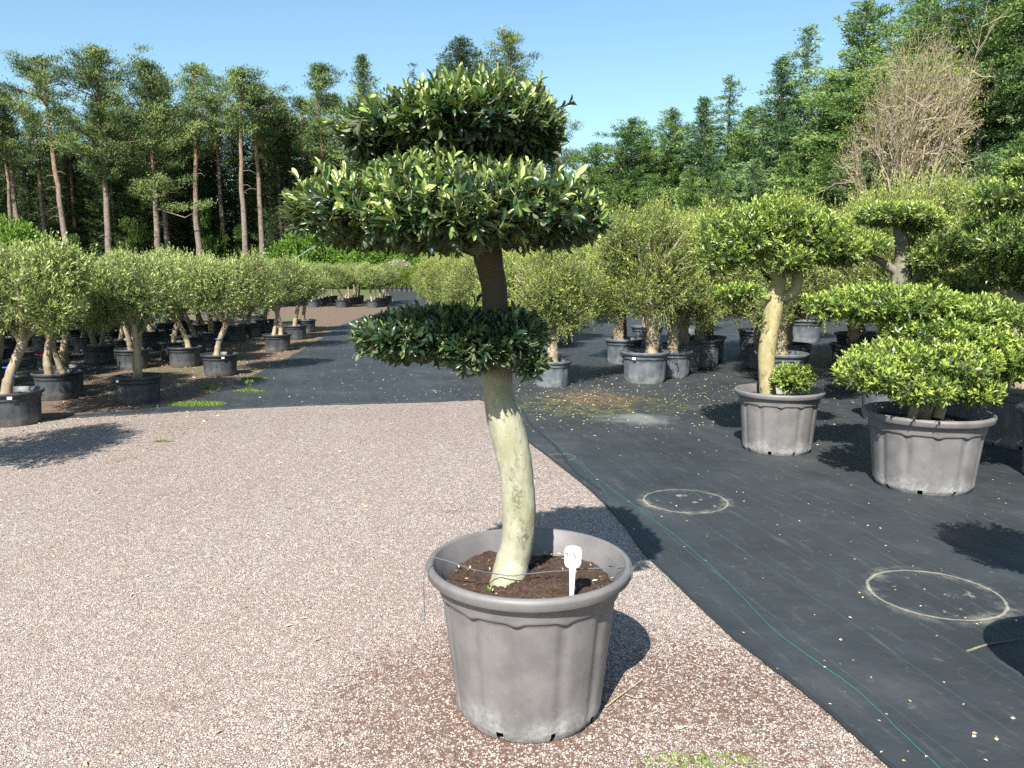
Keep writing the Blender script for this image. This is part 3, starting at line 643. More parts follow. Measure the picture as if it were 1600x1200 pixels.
def left_olive(i, label):
    rng = np.random.default_rng(100+i); e = empty('potted_olive', (0, 0, 0), 0, label, 'potted olive', 'bushy olives in black pots left of the track')
    link('pot', PM['black'], e); link('soil', PS['black'], e)
    lx, ly = rng.uniform(-.22, .22), rng.uniform(-.12, .12); bx, by = rng.uniform(-.1, .1), rng.uniform(-.06, .06)
    ct = [[(bx, by, .26, .055), (bx+lx*.4, by+ly*.4, .5, .045), (lx, ly, .85, .042), (lx*.8, ly, 1.15, .03)]]
    for k in range(4):
        a = k*1.6+i; ct.append([(lx*.8, ly*.8, .78, .03), (lx+.15*math.cos(a), ly+.15*math.sin(a), 1.0, .022), (lx+.35*math.cos(a), ly+.35*math.sin(a), 1.35, .01)])
    if i % 2: ct.append([(-bx, -by, .26, .045), (-bx-.1, -by, .55, .035), (-.15, 0, .95, .028)])
    link('trunk', make_trunk('trunk', ct, M['bark_olive'], 8, rough=.07), e)
    bl = [(lx*.5, ly*.5, 1.30, .62, .62, .42)]
    for k in range(7):
        a = rng.uniform(0, 6.28); r = rng.uniform(.25, .52); bl.append((lx*.5+r*math.cos(a), ly*.5+r*math.sin(a), rng.uniform(1.02, 1.58), .28, .28, .26))
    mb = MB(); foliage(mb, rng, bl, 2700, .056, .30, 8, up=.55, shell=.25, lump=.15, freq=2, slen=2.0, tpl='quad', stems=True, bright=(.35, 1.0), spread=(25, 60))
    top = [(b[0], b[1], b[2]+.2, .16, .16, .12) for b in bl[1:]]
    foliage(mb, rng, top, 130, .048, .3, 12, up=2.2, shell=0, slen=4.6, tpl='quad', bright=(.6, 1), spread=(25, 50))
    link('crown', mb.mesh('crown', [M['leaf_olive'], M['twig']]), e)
    return e
LO = [left_olive(i, 'x') for i in range(5)]
ORD = ['first', 'second', 'third', 'fourth', 'fifth', 'sixth', 'seventh', 'eighth', 'ninth', 'tenth', 'eleventh', 'twelfth', 'thirteenth', 'fourteenth', 'fifteenth', 'sixteenth', 'seventeenth', 'eighteenth', 'nineteenth', 'twentieth', 'twenty-first', 'twenty-second', 'twenty-third', 'twenty-fourth', 'twenty-fifth', 'twenty-sixth', 'twenty-seventh', 'twenty-eighth', 'twenty-ninth', 'thirtieth']
used = set(); rown = {}
def place(protos, i, key, loc, rz, sc, label, group=None):
    o = protos[i]
    if (key, i) not in used:
        used.add((key, i)); o.location = loc; o.rotation_euler = (0, 0, rz); o.scale = (sc,)*3; o['label'] = label
    else: o = copy_tree(o, loc, rz, sc, label)
    if group: o['group'] = group
    return o
def tie(o, mat, z, x=.0, name='ribbon', r=.052, tail=True):
    mb = MB(); th = np.linspace(0, 2*PI, 13)
    tube(mb, [(x+r*math.cos(t_), r*math.sin(t_), z) for t_ in th], .006, 5, cap=False)
    if tail: tube(mb, [(x, -r, z), (x+.03, -r-.02, z-.04), (x+.06, -r-.02, z-.09)], .004, 5)
    link(name, mb.mesh(name, mat), o)
F0 = [((22, 662), 0, .4, 1.08, 'olive bush cut off by the left edge, blue tape round its trunk'),
      ((218, 628), 1, 2.0, 1.0, 'olive bush in the scuffed black pot nearest to the widest grass patch'),
      ((345, 586), 2, 3.1, 1.0, 'olive bush with blue tape on its trunk beside the small grass tufts'),
      ((434, 548), 3, 4.4, 1.0, 'olive bush in a shaded pot beside the track, third last of the near row'),
      ((462, 530), 4, .9, .98, 'olive bush in a dark pot beside the track, second last of the near row'),
      ((478, 519), 0, 5.0, .97, 'last olive bush of the near row beside the track, before the bare brown earth'),
      ((92, 622), 3, 1.2, 1.02, 'dark shaded olive bush with two crossing trunks, second pot from the left edge'),
      ((290, 572), 4, 2.6, 1.0, 'olive bush in a glossy black pot just behind the taped one, twin pale trunks')]
tapes = {0: 'tape_blue', 2: 'tape_blue', 6: 'tape_yellow'}
for k, ((a, b), i, rz, sc, lab_) in enumerate(F0):
    o = place(LO, i, 'L', G(a, b), rz, sc, lab_)
    if k in tapes: tie(o, M[tapes[k]], .55)
    if k in (0, 1, 2): 
        s_ = link('sticker', SM, o, rz=-rz+(.5, -.45, .5)[k]); s_.scale = (.845, .845, .84)
rg2 = np.random.default_rng(8)
for r_ in range(1, 8):
    for j in range(11):
        D = 8.7+1.22*j+rg2.uniform(-.15, .15)+(.6 if r_ % 2 else 0); X = -4.7-1.12*r_-.06*D*.3+rg2.uniform(-.15, .15)
        if X < -.66*D-1.1: continue
        if r_ == 1 and j in (0, 2): continue
        if D > 20.6: continue
        row = ('second', 'third', 'fourth', 'fifth', 'sixth', 'seventh', 'rearmost')[r_-1]
        rown[r_] = rown.get(r_, -1)+1
        lab_ = 'olive bush, %s from the near end of the %s row left of the track' % (ORD[rown[r_]], row)
        o = place(LO, int(rg2.integers(5)), 'L', (X, D, 0), rg2.uniform(0, 6), rg2.uniform(.88, 1.10), lab_)
        if r_ < 3 and rg2.random() < .4: tie(o, M[('tape_blue', 'tape_yellow')[int(rg2.integers(2))]], rg2.uniform(.45, .6))
        if r_ == 2 and j in (1, 3): tie(o, M['tag_red'], .33, .0, 'red_tag', .27, False)
for r_ in range(10):
    for j in range(4):
        D = 33.6+1.6*j+rg2.uniform(-.2, .2); X = -5.75-1.3*r_-.05*(D-33)+rg2.uniform(-.15, .15)
        lab_ = 'small far olive, %s from the track in the %s row of the far left block' % (ORD[r_], ('front', 'second', 'third', 'rear')[j])
        place(LO, int(rg2.integers(5)), 'L', (X, D, 0), rg2.uniform(0, 6), rg2.uniform(.95, 1.08), lab_, 'olives of the far left block')
for k, (X, D) in enumerate([(-7.2, 22.5), (-8.6, 23.3), (-10.0, 23.0), (-11.5, 24), (-13, 24.5), (-9.8, 26), (-12, 27.5), (-14.5, 27), (-16, 25.5), (-17, 28)]):
    place(LO, int(rg2.integers(5)), 'L', (X, D, 0), rg2.uniform(0, 6), 1, 'olive bush on the brown earth before the far block, %s from the right' % ORD[k])
place(LO, 2, 'L', (-4.62, 6.0, 0), 1, 1.02, 'olive bush just outside the left edge, its shadow on the gravel')

def right_olive(i):
    rng = np.random.default_rng(200+i); e = empty('potted_olive', (0, 0, 0), 0, 'x', 'potted olive', 'tall olives in dark pots right of the track')
    link('pot', PM['grey'], e); link('soil', PS['grey'], e)
    lx = rng.uniform(-.08, .08)
    ct = [[(lx, 0, .33, .10), (lx*1.2, 0, .6, .085), (lx*.5, 0, .95, .08), (0, 0, 1.3, .06), (.03, 0, 1.9, .025)]]
    for k in range(6):
        a = k*1.1+i; zz = .9+.1*k; ct.append([(0, 0, zz, .04), (.25*math.cos(a), .25*math.sin(a), zz+.25, .025), (.6*math.cos(a), .6*math.sin(a), zz+.65, .008)])
    link('trunk', make_trunk('trunk', ct, M['bark_olive'], 9, rough=.09), e)
    bl = [(0, 0, 1.35, .68, .68, .45), (0, 0, 1.8, .58, .58, .48)]
    for k in range(11):
        a = rng.uniform(0, 6.28); r = rng.uniform(.3, .62); z = rng.uniform(1.0, 2.05)
        if z > 1.7: r *= .7
        bl.append((r*math.cos(a), r*math.sin(a), z, .3, .3, .28))
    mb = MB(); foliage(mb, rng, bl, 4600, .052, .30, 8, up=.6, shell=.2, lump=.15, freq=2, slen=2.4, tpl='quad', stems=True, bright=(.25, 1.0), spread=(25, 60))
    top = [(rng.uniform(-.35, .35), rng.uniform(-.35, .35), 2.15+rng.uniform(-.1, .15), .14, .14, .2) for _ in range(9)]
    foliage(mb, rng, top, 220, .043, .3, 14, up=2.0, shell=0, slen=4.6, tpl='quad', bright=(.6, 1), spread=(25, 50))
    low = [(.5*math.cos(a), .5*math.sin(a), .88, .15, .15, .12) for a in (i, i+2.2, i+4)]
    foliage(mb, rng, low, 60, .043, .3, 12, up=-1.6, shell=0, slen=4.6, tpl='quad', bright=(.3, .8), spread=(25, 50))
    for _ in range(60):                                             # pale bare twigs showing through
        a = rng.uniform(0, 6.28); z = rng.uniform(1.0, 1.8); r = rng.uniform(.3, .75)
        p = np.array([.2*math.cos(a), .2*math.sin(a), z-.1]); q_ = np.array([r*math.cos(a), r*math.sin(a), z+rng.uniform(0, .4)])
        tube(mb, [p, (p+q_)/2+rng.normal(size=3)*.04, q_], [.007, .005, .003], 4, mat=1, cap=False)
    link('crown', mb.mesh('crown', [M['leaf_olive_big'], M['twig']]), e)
    return e
RO = [right_olive(i) for i in range(4)]
front = [((862, 603), 0, 1.0, .86, 'tall olive in the grey pot nearest the moss patch, low twigs hanging'),
         ((1007, 597), 1, 0, 1.07, 'tall olive with thick pale trunk in the scratched grey pot, middle of the front row'),
         ((1065, 579), 2, 2, 1.03, 'tall olive in the dark pot close behind the scratched one, flaky brown trunk'),
         ((1232, 583), 3, 3, 1.0, 'tall olive in a grey pot right behind the yellow-trunked topiary tree'),
         ((970, 560), 2, 4, .9, 'olive in a dark pot half hidden behind the middle pot of the front row'),
         ((1105, 561), 0, 5, .98, 'olive with flaky trunk in a shaded dark pot right of the two front pots'),
         ((1188, 575), 1, 2, .85, 'olive in a grey pot with a white sticker, left of the yellow topiary trunk'),
         ((1330, 580), 2, 1, 1.05, 'olive in a black pot in the shade between the two topiary trees')]
for k, ((a, b), i, rz, sc, lab_) in enumerate(front):
    o = place(RO, i, 'R', G(a, b), rz, sc, lab_)
    if k in (1, 6): link('sticker', SM, o, rz=-rz-.6).scale = (.99, .99, 1)
spots = [(-.1, 13.2, .82), (-.9, 16, .8), (-1.6, 19, .8), (-2.0, 21.5, .82), (-2.5, 25, .85), (-2.9, 29, .9), (-1.0, 23.0, .85), (.5, 15.5, .85), (-.1, 18.5, .9), (1.9, 13.6, 1.0), (1.2, 17.5, .95), (3.1, 13.2, 1.1), (2.8, 16.5, 1.1),
         (4.3, 12.4, 1.12), (4.6, 15.2, 1.15), (5.7, 12.0, 1.22), (6.1, 14.0, 1.2), (6.9, 12.8, 1.3), (7.6, 14.6, 1.2), (5.0, 10.6, 1.12), (6.2, 10.4, 1.17), (8.3, 12.6, 1.2), (9.4, 14.0, 1.1), (7.4, 10.6, 1.15), (9.3, 11.8, 1.05), (10.6, 14.5, 1.1), (6.4, 17.5, 1.2), (8.4, 17.5, 1.2), (.2, 27, .9), (2.2, 23, .95), (4.5, 20, 1.2), (-3.2, 34, .9), (-1.5, 33, .9), (3.7, 11.0, 1.05), (8.5, 10.2, 1.0), (2.3, 11.9, .95)]
_o = sorted(range(9, len(spots)), key=lambda q_: spots[q_][0]/spots[q_][1]); kr = {q_: n_ for n_, q_ in enumerate(_o)}
for q_ in range(9): kr[q_] = 0
for k, (X, D, sc) in enumerate(spots):
    rk = ORD[kr[k]]
    if k < 9: lab_ = 'olive below the big tree\'s middle tier, right of the track, %s in depth' % ORD[sorted(q_[1] for q_ in spots[:9]).index(D)]
    else: lab_ = 'yellow-green olive crowded behind the right front row, %s from the left' % rk
    place(RO, int(rg2.integers(4)), 'R', (X+rg2.uniform(-.1, .1), D, 0), rg2.uniform(0, 6), sc*rg2.uniform(.95, 1.05), lab_)

# ---- topiary trees
def topiary(base, pot, label, trunk, tmat, blobs, n, leaf=.052, wdt=.40, up=.7, extra=None, name='topiary_tree', rz=0, bright=(.35, 1.0), dark=1.0):
    e = empty(name, base, 0, label, 'topiary tree', 'topiary trees in big pots on the right'); rng = np.random.default_rng(int(base.x*100) % 997)
    link('pot', PM[pot], e, rz=rz); link('soil', PS[pot], e)
    link('trunk', make_trunk('trunk', [[(*(W(a, b, D)-base), r) for (a, b, D, r) in c] for c in trunk], tmat, 14, rough=.035), e)
    for j, (bl, nn) in enumerate(blobs):
        B = [pblob(a, b, hw, hh_, D, ry, base) for (a, b, hw, hh_, D, ry) in bl]; mb = MB()
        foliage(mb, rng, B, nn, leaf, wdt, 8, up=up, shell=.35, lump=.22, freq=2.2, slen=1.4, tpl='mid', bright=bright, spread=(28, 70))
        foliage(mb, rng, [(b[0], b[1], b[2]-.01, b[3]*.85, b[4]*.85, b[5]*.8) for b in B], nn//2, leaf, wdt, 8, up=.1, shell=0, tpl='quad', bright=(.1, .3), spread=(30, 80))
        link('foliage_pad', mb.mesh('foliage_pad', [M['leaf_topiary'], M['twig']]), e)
    return e
b2 = G(1213, 703)
topiary(b2, 'brown', 'topiary tree with thick yellow trunk and a small shrub at its foot, taupe pot', [
    [(1200, 618, 6.93, .075), (1198, 590, 6.93, .068), (1198, 550, 6.93, .072), (1205, 505, 6.93, .078), (1212, 465, 6.93, .075), (1216, 430, 6.93, .06), (1200, 390, 6.93, .04), (1180, 350, 6.9, .02)],
    [(1222, 468, 6.93, .05), (1243, 452, 6.93, .05), (1248, 420, 6.95, .042), (1262, 380, 7, .02)],
    [(1210, 470, 6.93, .03), (1190, 462, 6.85, .025), (1150, 465, 6.8, .012)]], M['bark_yellow'], [
    ([(1158, 370, 64, 44, 6.9, .45), (1212, 350, 66, 36, 7.0, .5), (1128, 396, 36, 30, 6.8, .3)], 1400),
    ([(1268, 372, 62, 42, 6.9, .45), (1310, 392, 38, 24, 6.9, .3), (1235, 405, 36, 20, 6.7, .2)], 1200),
    ([(1150, 458, 40, 12, 6.75, .25)], 260),
    ([(1240, 592, 27, 15, 6.8, .14)], 260)], 0, bright=(.35, .95))
b3 = G(1440, 759)
topiary(b3, 'brown_big', 'broad low shrub with dense bright green layered pads in the widest taupe pot', [
    [(1425, 655, 5.7, .035), (1428, 620, 5.7, .03), (1400, 560, 5.8, .02)], [(1445, 655, 5.75, .045), (1450, 610, 5.8, .04), (1430, 500, 6.1, .02)],
    [(1465, 655, 5.7, .04), (1480, 610, 5.75, .035), (1530, 560, 5.8, .02)], [(1435, 655, 5.8, .03), (1440, 600, 5.9, .03), (1500, 520, 6.0, .02)]], M['bark_olive'], [
    ([(1395, 475, 118, 25, 6.3, .45), (1315, 478, 50, 17, 6.3, .25), (1505, 492, 85, 28, 6.2, .45)], 2000),
    ([(1440, 566, 112, 34, 5.75, .5), (1560, 560, 62, 38, 5.9, .45), (1365, 584, 52, 26, 5.6, .35), (1500, 530, 80, 26, 6.0, .4), (1450, 520, 80, 22, 6.05, .35)], 2500),
    ([(1440, 605, 60, 24, 5.5, .3), (1520, 610, 32, 22, 5.65, .3)], 500)], 0, leaf=.050, wdt=.44, bright=(.45, 1.0))
b4 = Vector((W(1400, 500, 8.4).x, 8.4, 0))
topiary(b4, 'grey', 'cloud-pruned topiary tree with flat dark-bottomed pads behind the broad low shrub', [
    [(1408, 560, 8.4, .12), (1408, 440, 8.4, .10), (1412, 400, 8.4, .085), (1405, 360, 8.4, .06), (1400, 345, 8.4, .03)],
    [(1408, 500, 8.4, .06), (1440, 425, 8.3, .05), (1490, 400, 8.3, .03)], [(1408, 430, 8.4, .05), (1370, 405, 8.4, .035), (1330, 392, 8.4, .02)]], M['bark_old'], [
    ([(1395, 336, 65, 15, 8.4, .5), (1440, 345, 30, 15, 8.4, .3)], 800),
    ([(1335, 384, 46, 16, 8.3, .4)], 500),
    ([(1485, 385, 62, 22, 8.3, .45), (1450, 405, 30, 16, 8.2, .3)], 850),
    ([(1480, 445, 75, 16, 8.3, .45)], 600)], 0, bright=(.25, .9))
b5 = Vector((W(1600, 600, 7.2).x, 7.2, 0))
topiary(b5, 'brown_big', 'tall tiered topiary tree with grey trunk cut off by the right edge', [
    [(1598, 620, 7.2, .11), (1594, 540, 7.2, .095), (1590, 480, 7.2, .085), (1588, 400, 7.2, .06), (1590, 320, 7.2, .03)]], M['bark_olive'], [
    ([(1570, 306, 52, 17, 7.2, .5), (1620, 300, 40, 17, 7.2, .4)], 700),
    ([(1560, 347, 46, 14, 7.25, .4), (1620, 345, 40, 14, 7.2, .3)], 500),
    ([(1585, 378, 50, 24, 7.0, .45)], 600), ([(1570, 425, 40, 22, 7.1, .4), (1620, 440, 30, 20, 7, .3)], 500),
    ([(1610, 262, 24, 12, 7.1, .25)], 250)], 0, bright=(.2, .85))
b6 = Vector((4.25, 5.95, 0))
topiary(b6, 'brown', 'topiary shrub in the pot cut by the right edge beside the widest pot', [
    [(1660, 620, 5.95, .05), (1660, 560, 5.95, .04), (1655, 480, 5.95, .02)]], M['bark_olive'], [
    ([(1645, 540, 55, 40, 6.0, .35), (1665, 470, 50, 30, 6.0, .3)], 700)], 0)
b7 = Vector((2.23, 2.58, 0))
e7 = topiary(b7, 'brown', 'potted topiary just outside the right edge, its shadow on the black fabric', [
    [(1845, 900, 2.6, .04), (1850, 700, 2.65, .035), (1850, 600, 2.8, .03)]], M['bark_olive'], [
    ([(1745, 560, 88, 44, 3.1, .38), (1790, 570, 80, 44, 3.15, .36)], 900)], 0)

# ------------------------------------------------------------------ forest trees
def sprays(mb, rng, Cn, Dn, cnt, sig, L, wd, T, jit=.6):
    """clumps of needle sprays round centres Cn pointing along Dn"""
    n = len(Cn); idx = np.repeat(np.arange(n), cnt); m = len(idx)
    P = Cn[idx] + rng.normal(size=(m, 3))*np.asarray(sig)
    D = norm(Dn[idx] + rng.normal(size=(m, 3))*jit)
    Nn = norm(rng.normal(size=(m, 3))*.8+np.array([0, -.35, .9]))
    Ll = L*rng.uniform(.6, 1.3, m)
    put_leaves(mb, P, D, Nn, Ll, Ll*wd, np.clip(T[idx]+rng.normal(size=m)*.14, 0, 1), 'quad')
def pine_tree(rng, H, hb, Rw, dens=1.0, lean=0, full=False, mat='needle_pine', sparse=1.0):
    tb = MB(); fb = MB(); n = 16; zz = np.linspace(0, H*.96, n); bend = np.cumsum(rng.normal(size=(n, 2)), 0)*.045*H/18
    bend[:, 0] += lean*zz/H; r0 = .012*H+.06
    P = np.stack([bend[:, 0], bend[:, 1], zz], 1); rad = r0*(1-.8*(zz/H)**1.4)
    tube(tb, P, rad, 8, rough=.04, rng=rng)
    def at(z): return np.array([np.interp(z, zz, P[:, k]) for k in range(3)])
    nb = int(30*dens*(H-hb)/8); Cn = []; Dn = []; T = []
    for k in range(nb):
        z = hb + (H-hb)*((k+.5)/nb)**.85; t = (z-hb)/(H-hb); a = k*2.4+rng.normal()*.3
        ln = Rw*(max(0, math.sin(PI*min(1, .18+t*.82)))**.55*.95+.05)*rng.uniform(.45, 1.2)*(1-.7*t**3)*(1+.3*math.sin(a*1.0+Rw*9))*(1+.3*math.sin(z*1.3+Rw*5))
        if full: ln = Rw*((1-t)**.7*.95+.08)*rng.uniform(.75, 1.1)
        el = R(rng.uniform(-5, 25)+35*t**2); d = np.array([math.cos(a)*math.cos(el), math.sin(a)*math.cos(el), math.sin(el)])
        p0 = at(z); q = [p0, p0+d*ln*.5+rng.normal(size=3)*.15*ln*.5, p0+d*ln+np.array([0, 0, .12*ln])]
        tube(tb, q, [.035*ln/3+.015, .02*ln/3+.01, .008], 5, cap=False)
        tone = rng.uniform(.1, .9)
        for s in np.arange(.3 if ln > 1.2 else .5, 1.01, .72/max(ln, .7)):
            c = p0+d*ln*s+np.array([0, 0, .12*ln*s*s])+rng.normal(size=3)*np.array([.22, .22, .10])
            Cn.append(c); Dn.append(norm(d*.7+np.array([0, 0, .7]))); T.append(tone+.12*rng.normal())
    for k in range(rng.integers(3, 8)):                              # dead stubs under the crown
        z = rng.uniform(hb*.45, hb); a = rng.uniform(0, 6.28); p0 = at(z); l = rng.uniform(.4, 1.4)
        tube(tb, [p0, p0+np.array([math.cos(a)*l*.6, math.sin(a)*l*.6, .05]), p0+np.array([math.cos(a)*l, math.sin(a)*l, -.2*l])], [.03, .022, .008], 4, cap=False)
    Cn, Dn, T = np.array(Cn), np.array(Dn), np.array(T)
    sprays(fb, rng, Cn, Dn, int(150*sparse), (.36, .36, .15), .25, .24, T, .8)
    return tb.mesh('trunk', M['bark_pine']), fb.mesh('crown', M[mat])
def spruce_tree(rng, H, hb, Rw, mat='needle_spruce', dens=1.0, droop=.25, power=.8, ragged=.25, cnt=9, L=.42, twist=0, irregular=0):
    tb = MB(); fb = MB(); zz = np.linspace(0, H*.97, 10); P = np.stack([np.cumsum(rng.normal(size=10))*.03, np.cumsum(rng.normal(size=10))*.03, zz], 1)
    tube(tb, P, (.010*H+.05)*(1-.9*zz/H)+.01, 8)
    nb = int(11*(H-hb)*dens); Cn = []; Dn = []; T = []
    asym = [rng.uniform(0, 6.28), rng.uniform(0, 6.28)]
    for k in range(nb):
        t = ((k+rng.uniform(0, 1))/nb); z = hb+(H-hb)*t; a = k*2.4+rng.normal()*.4
        ln = Rw*((1-t)**power)*rng.uniform(1-ragged, 1+ragged)+.04
        ln *= 1+irregular*math.sin(3*t*PI*2+asym[0]+a)*.5+irregular*math.sin(a*2+asym[1])*.3
        d = np.array([math.cos(a), math.sin(a), 0.]); tone = rng.uniform(.2, .75)
        x0 = np.interp(z, zz, P[:, 0]); y0 = np.interp(z, zz, P[:, 1]); m = max(2, int(ln/.33))
        tube(tb, [(x0, y0, z), (x0+d[0]*ln*.8, y0+d[1]*ln*.8, z-droop*ln*.6)], [.03, .01], 3, cap=False)
        for s in np.linspace(.15, 1, m):
            zz_ = z - droop*ln*s + droop*.7*ln*s**3
            side = np.array([-d[1], d[0], 0])*rng.uniform(-1, 1)*(.16*ln*(1.1-s)+.1)
            Cn.append([x0+d[0]*ln*s+side[0], y0+d[1]*ln*s+side[1], zz_]); Dn.append(norm(d*.8+side+np.array([0, 0, .05+.3*t]))); T.append(tone+.3*(s-.5)+.1*rng.normal())
    sprays(fb, rng, np.array(Cn), np.array(Dn), int(cnt*2.2), (.17, .17, .09), L*.58, .26, np.array(T), .55)
    return tb.mesh('trunk', M['bark_spruce']), fb.mesh('crown', M[mat])
def leafy_mesh(rng, blobs, n, leaf, mat):
    mb = MB(); foliage(mb, rng, blobs, n, leaf, .5, 6, up=.5, shell=.3, lump=.3, freq=1, slen=1.6, tpl='quad', stems=False, bright=(.3, 1)); return mb.mesh('crown', M[mat])
def tree_at(name, px, py_top, D, meshes, label, cat='tree', group=None, rz=0, H=None):
    x = W(px, 400, D).x
    e = empty(name, (x, D, 0), rz, label, cat, group)
    link('trunk', meshes[0], e); link('crown', meshes[1], e); return e
def HT(py, D): return W(800, py, D).z
GP = 'pines along the left forest edge'
# px of the crown axis, top y, distance, underside y of the crown, half width px, density
pines = [
 (-12, 110, 66, 250, 40, 1.0, 0, 'dark pine crown cut off by the left edge of the photo'),
 (28, 138, 68, 235, 34, .8, .6, 'leaning pine with a dark narrow crown, first whole pine from the left edge'),
 (72, 170, 72, 255, 24, .6, 0, 'thin pine with a bare pinkish trunk between two taller leaning pines on the left'),
 (92, 84, 66, 190, 48, .8, .9, 'tall pine with an airy see-through crown, second tallest on the left, leaning trunk'),
 (172, 72, 66, 255, 46, 1.15, 0, 'tallest pine of the left forest edge with an orange lower trunk'),
 (246, 88, 68, 300, 44, 1.1, 0, 'broad shaggy olive-green pine with foliage hanging down to mid trunk'),
 (262, 120, 72, 240, 36, .9, 0, 'pine standing close behind the shaggy broad pine'),
 (312, 94, 68, 205, 26, .9, 0, 'slender pine with a pointed top and straight bare trunk, middle of the left edge'),
 (350, 140, 74, 230, 34, .9, 0, 'lower pine filling the gap between the slender and the twin-trunk pines'),
 (388, 102, 66, 185, 34, 1.15, 0, 'pine with a flat dark crown and a straight pale trunk with broken stubs'),
 (408, 128, 69, 200, 38, 1.0, 0, 'pine with a thin grey trunk right beside the flat-crowned pine'),
 (440, 150, 73, 230, 34, 1.0, 0, 'lower dark pine sloping down right of the flat-crowned pine'),
 (504, 94, 72, 235, 26, 1.0, 0, 'pine with a ragged leaning tip and reddish twin trunks left of the big topiary'),
 (478, 150, 74, 250, 30, .9, 0, 'short broad pine just left of the ragged-tipped pine'),
 (800, 47, 75, 150, 36, .85, 0, 'pine rising behind the right end of the top foliage tier, airy grey-green crown'),
 (870, 170, 84, 262, 26, .6, 0, 'thin grey pine showing sky through its crown right of the top foliage tier'),
 (896, 232, 84, 300, 26, .6, 0, 'low thin pine beside the gap of sky right of the big tree'),
]
for k, (px, ty, D, by, hw, dn, ln, lab_) in enumerate(pines):
    rng = np.random.default_rng(300+k); H = HT(ty, D); hb = HT(by, D); Rw = hw*D/F_PX
    tree_at('pine_tree', px+ (22 if ln else 0)*ln, ty, D, pine_tree(rng, H, hb-1.5, Rw*1.55, dn*1.5, -ln*1.1), lab_, 'pine tree', GP)
slim = [(18, 190, 74, 260, 22, 'slim bare pine trunk farthest left inside the wood'), (120, 180, 76, 250, 26, 'slim pine between the airy pine and the tallest pine'), (205, 150, 75, 240, 28, 'slim pine filling the gap right of the tallest pine'),
 (283, 160, 77, 235, 24, 'slim pine between the shaggy broad pine and the slender pointed one'), (427, 170, 76, 235, 26, 'thin pine with a short pale broken trunk right of the twin trunks'), (455, 185, 79, 240, 24, 'slim dark pine in the dip of the left tree line'),
 (535, 150, 78, 240, 30, 'slim pine left of the dense conical conifer'), (610, 165, 80, 240, 30, 'slim pine right of the dense conical conifer'), (225, 190, 80, 245, 24, 'slim background pine left of the shaggy pine trunk')]
for k, (px, ty, D, by, hw, lab_) in enumerate(slim):
    rng = np.random.default_rng(330+k); H = HT(ty, D); ms = pine_tree(rng, H, HT(by, D), hw*D/F_PX*1.5, 1.0, 0)
    tree_at('pine_tree', px, ty, D, ms, lab_, 'pine tree', GP)
firs = [
 (574, 88, 68, 3.7, 'needle_pine', .95, 'dense conical conifer whose tip rises left of the top foliage tier'),
 (649, 97, 78, 2.2, 'needle_spruce', .55, 'thin spindly spruce tip directly above the big tree\'s top tier'),
 (722, 60, 66, 4.2, 'needle_spruce', 1.1, 'dense rounded dark conifer behind the centre of the top foliage tier'),
]
for k, (px, ty, D, Rw, mt, dn, lab_) in enumerate(firs):
    rng = np.random.default_rng(340+k); H = HT(ty, D)
    tree_at('spruce_tree', px, ty, D, spruce_tree(rng, H, 3, Rw, mt, dn*(1.6 if k != 1 else .6), .1 if k != 1 else .3, (.75, .85, .45)[k], .25, 15 if k != 1 else 8, .4), lab_, 'conifer', 'conifers behind the big tree')
# dark spruces deeper in the wood behind the pines
SP = [spruce_tree(np.random.default_rng(360+i), 15+1.2*i, 1.0, 3.0, 'needle_spruce', 1.15, .35, .55, .3, 10, .5) for i in range(4)]
SPE = []
def wood(i, x, D, sc, label, group, name='spruce_tree', protos=None):
    ms = (protos or SP)[i]; e = empty(name, (x, D, 0), random.uniform(0, 6), label, 'spruce tree', group); e.scale = (sc,)*3
    link('trunk', ms[0], e); link('crown', ms[1], e); return e
random.seed(4)
for r_, (D, ty) in enumerate([(75, 200), (81, 185), (88, 172)]):
    for k in range(17):
        px = -40+k*38+random.uniform(-9, 9)+r_*13
        if px > 640: continue
        ms = random.randrange(4); H = HT(ty+random.uniform(-14, 40), D); wood(ms, W(px, 400, D).x, D+random.uniform(-2, 2), H/(15+1.2*ms), 'dark spruce standing deep in the shade behind the tall left pines', 'dark spruces behind the pines')
for k in range(9):
    px = 560+k*38+random.uniform(-9, 9); ms = random.randrange(4); D = 84; H = HT(225+random.uniform(-14, 40), D); wood(ms, W(px, 400, D).x, D, H/(15+1.2*ms), 'dark spruce behind the crown of the big potted tree', 'spruces behind the big tree')
# bright young beeches and bushes under the forest edge
BU = [leafy_mesh(np.random.default_rng(380+i), [(0, 0, 1.6, 1.6, 1.4, 1.5)]+[(math.cos(a)*1.2, math.sin(a)*.8, 1+.7*math.sin(a*2.3+i), .9, .9, .9) for a in range(6)], 2600, .17, 'leaf_bush') for i in range(3)]
YG = [leafy_mesh(np.random.default_rng(385+i), [(math.cos(a*1.9+i)*1.0, math.sin(a)*.8, .6+.42*a, .75-.06*a, .75, .38) for a in range(7)], 900, .17, 'leaf_young') for i in range(2)]
stem = MB()
for a in range(5): tube(stem, [(0, 0, 0), (.3*math.cos(a*1.3), .3*math.sin(a*1.3), .8), (.9*math.cos(a*1.3), .9*math.sin(a*1.3), 1.9)], [.06, .04, .015], 5)
STM = stem.mesh('stem', M['bark_grey'])
def bush(i, px, D, sc, label, group=None, mesh=None, sz=None):
    e = empty('bush', (W(px, 400, D).x, D, 0), random.uniform(0, 6), label, 'bush', group); e.scale = (sc, sc, sz or sc)
    link('stem', STM, e); link('crown', mesh or BU[i], e); return e
bush(0, 22, 60, 1.7, 'bright green leafy tree low at the left edge before the dark wood', sz=2.0)
bush(1, 108, 71, 1.1, 'small lit leafy bush between the leaning trunks at far left', sz=1.3, mesh=YG[0])
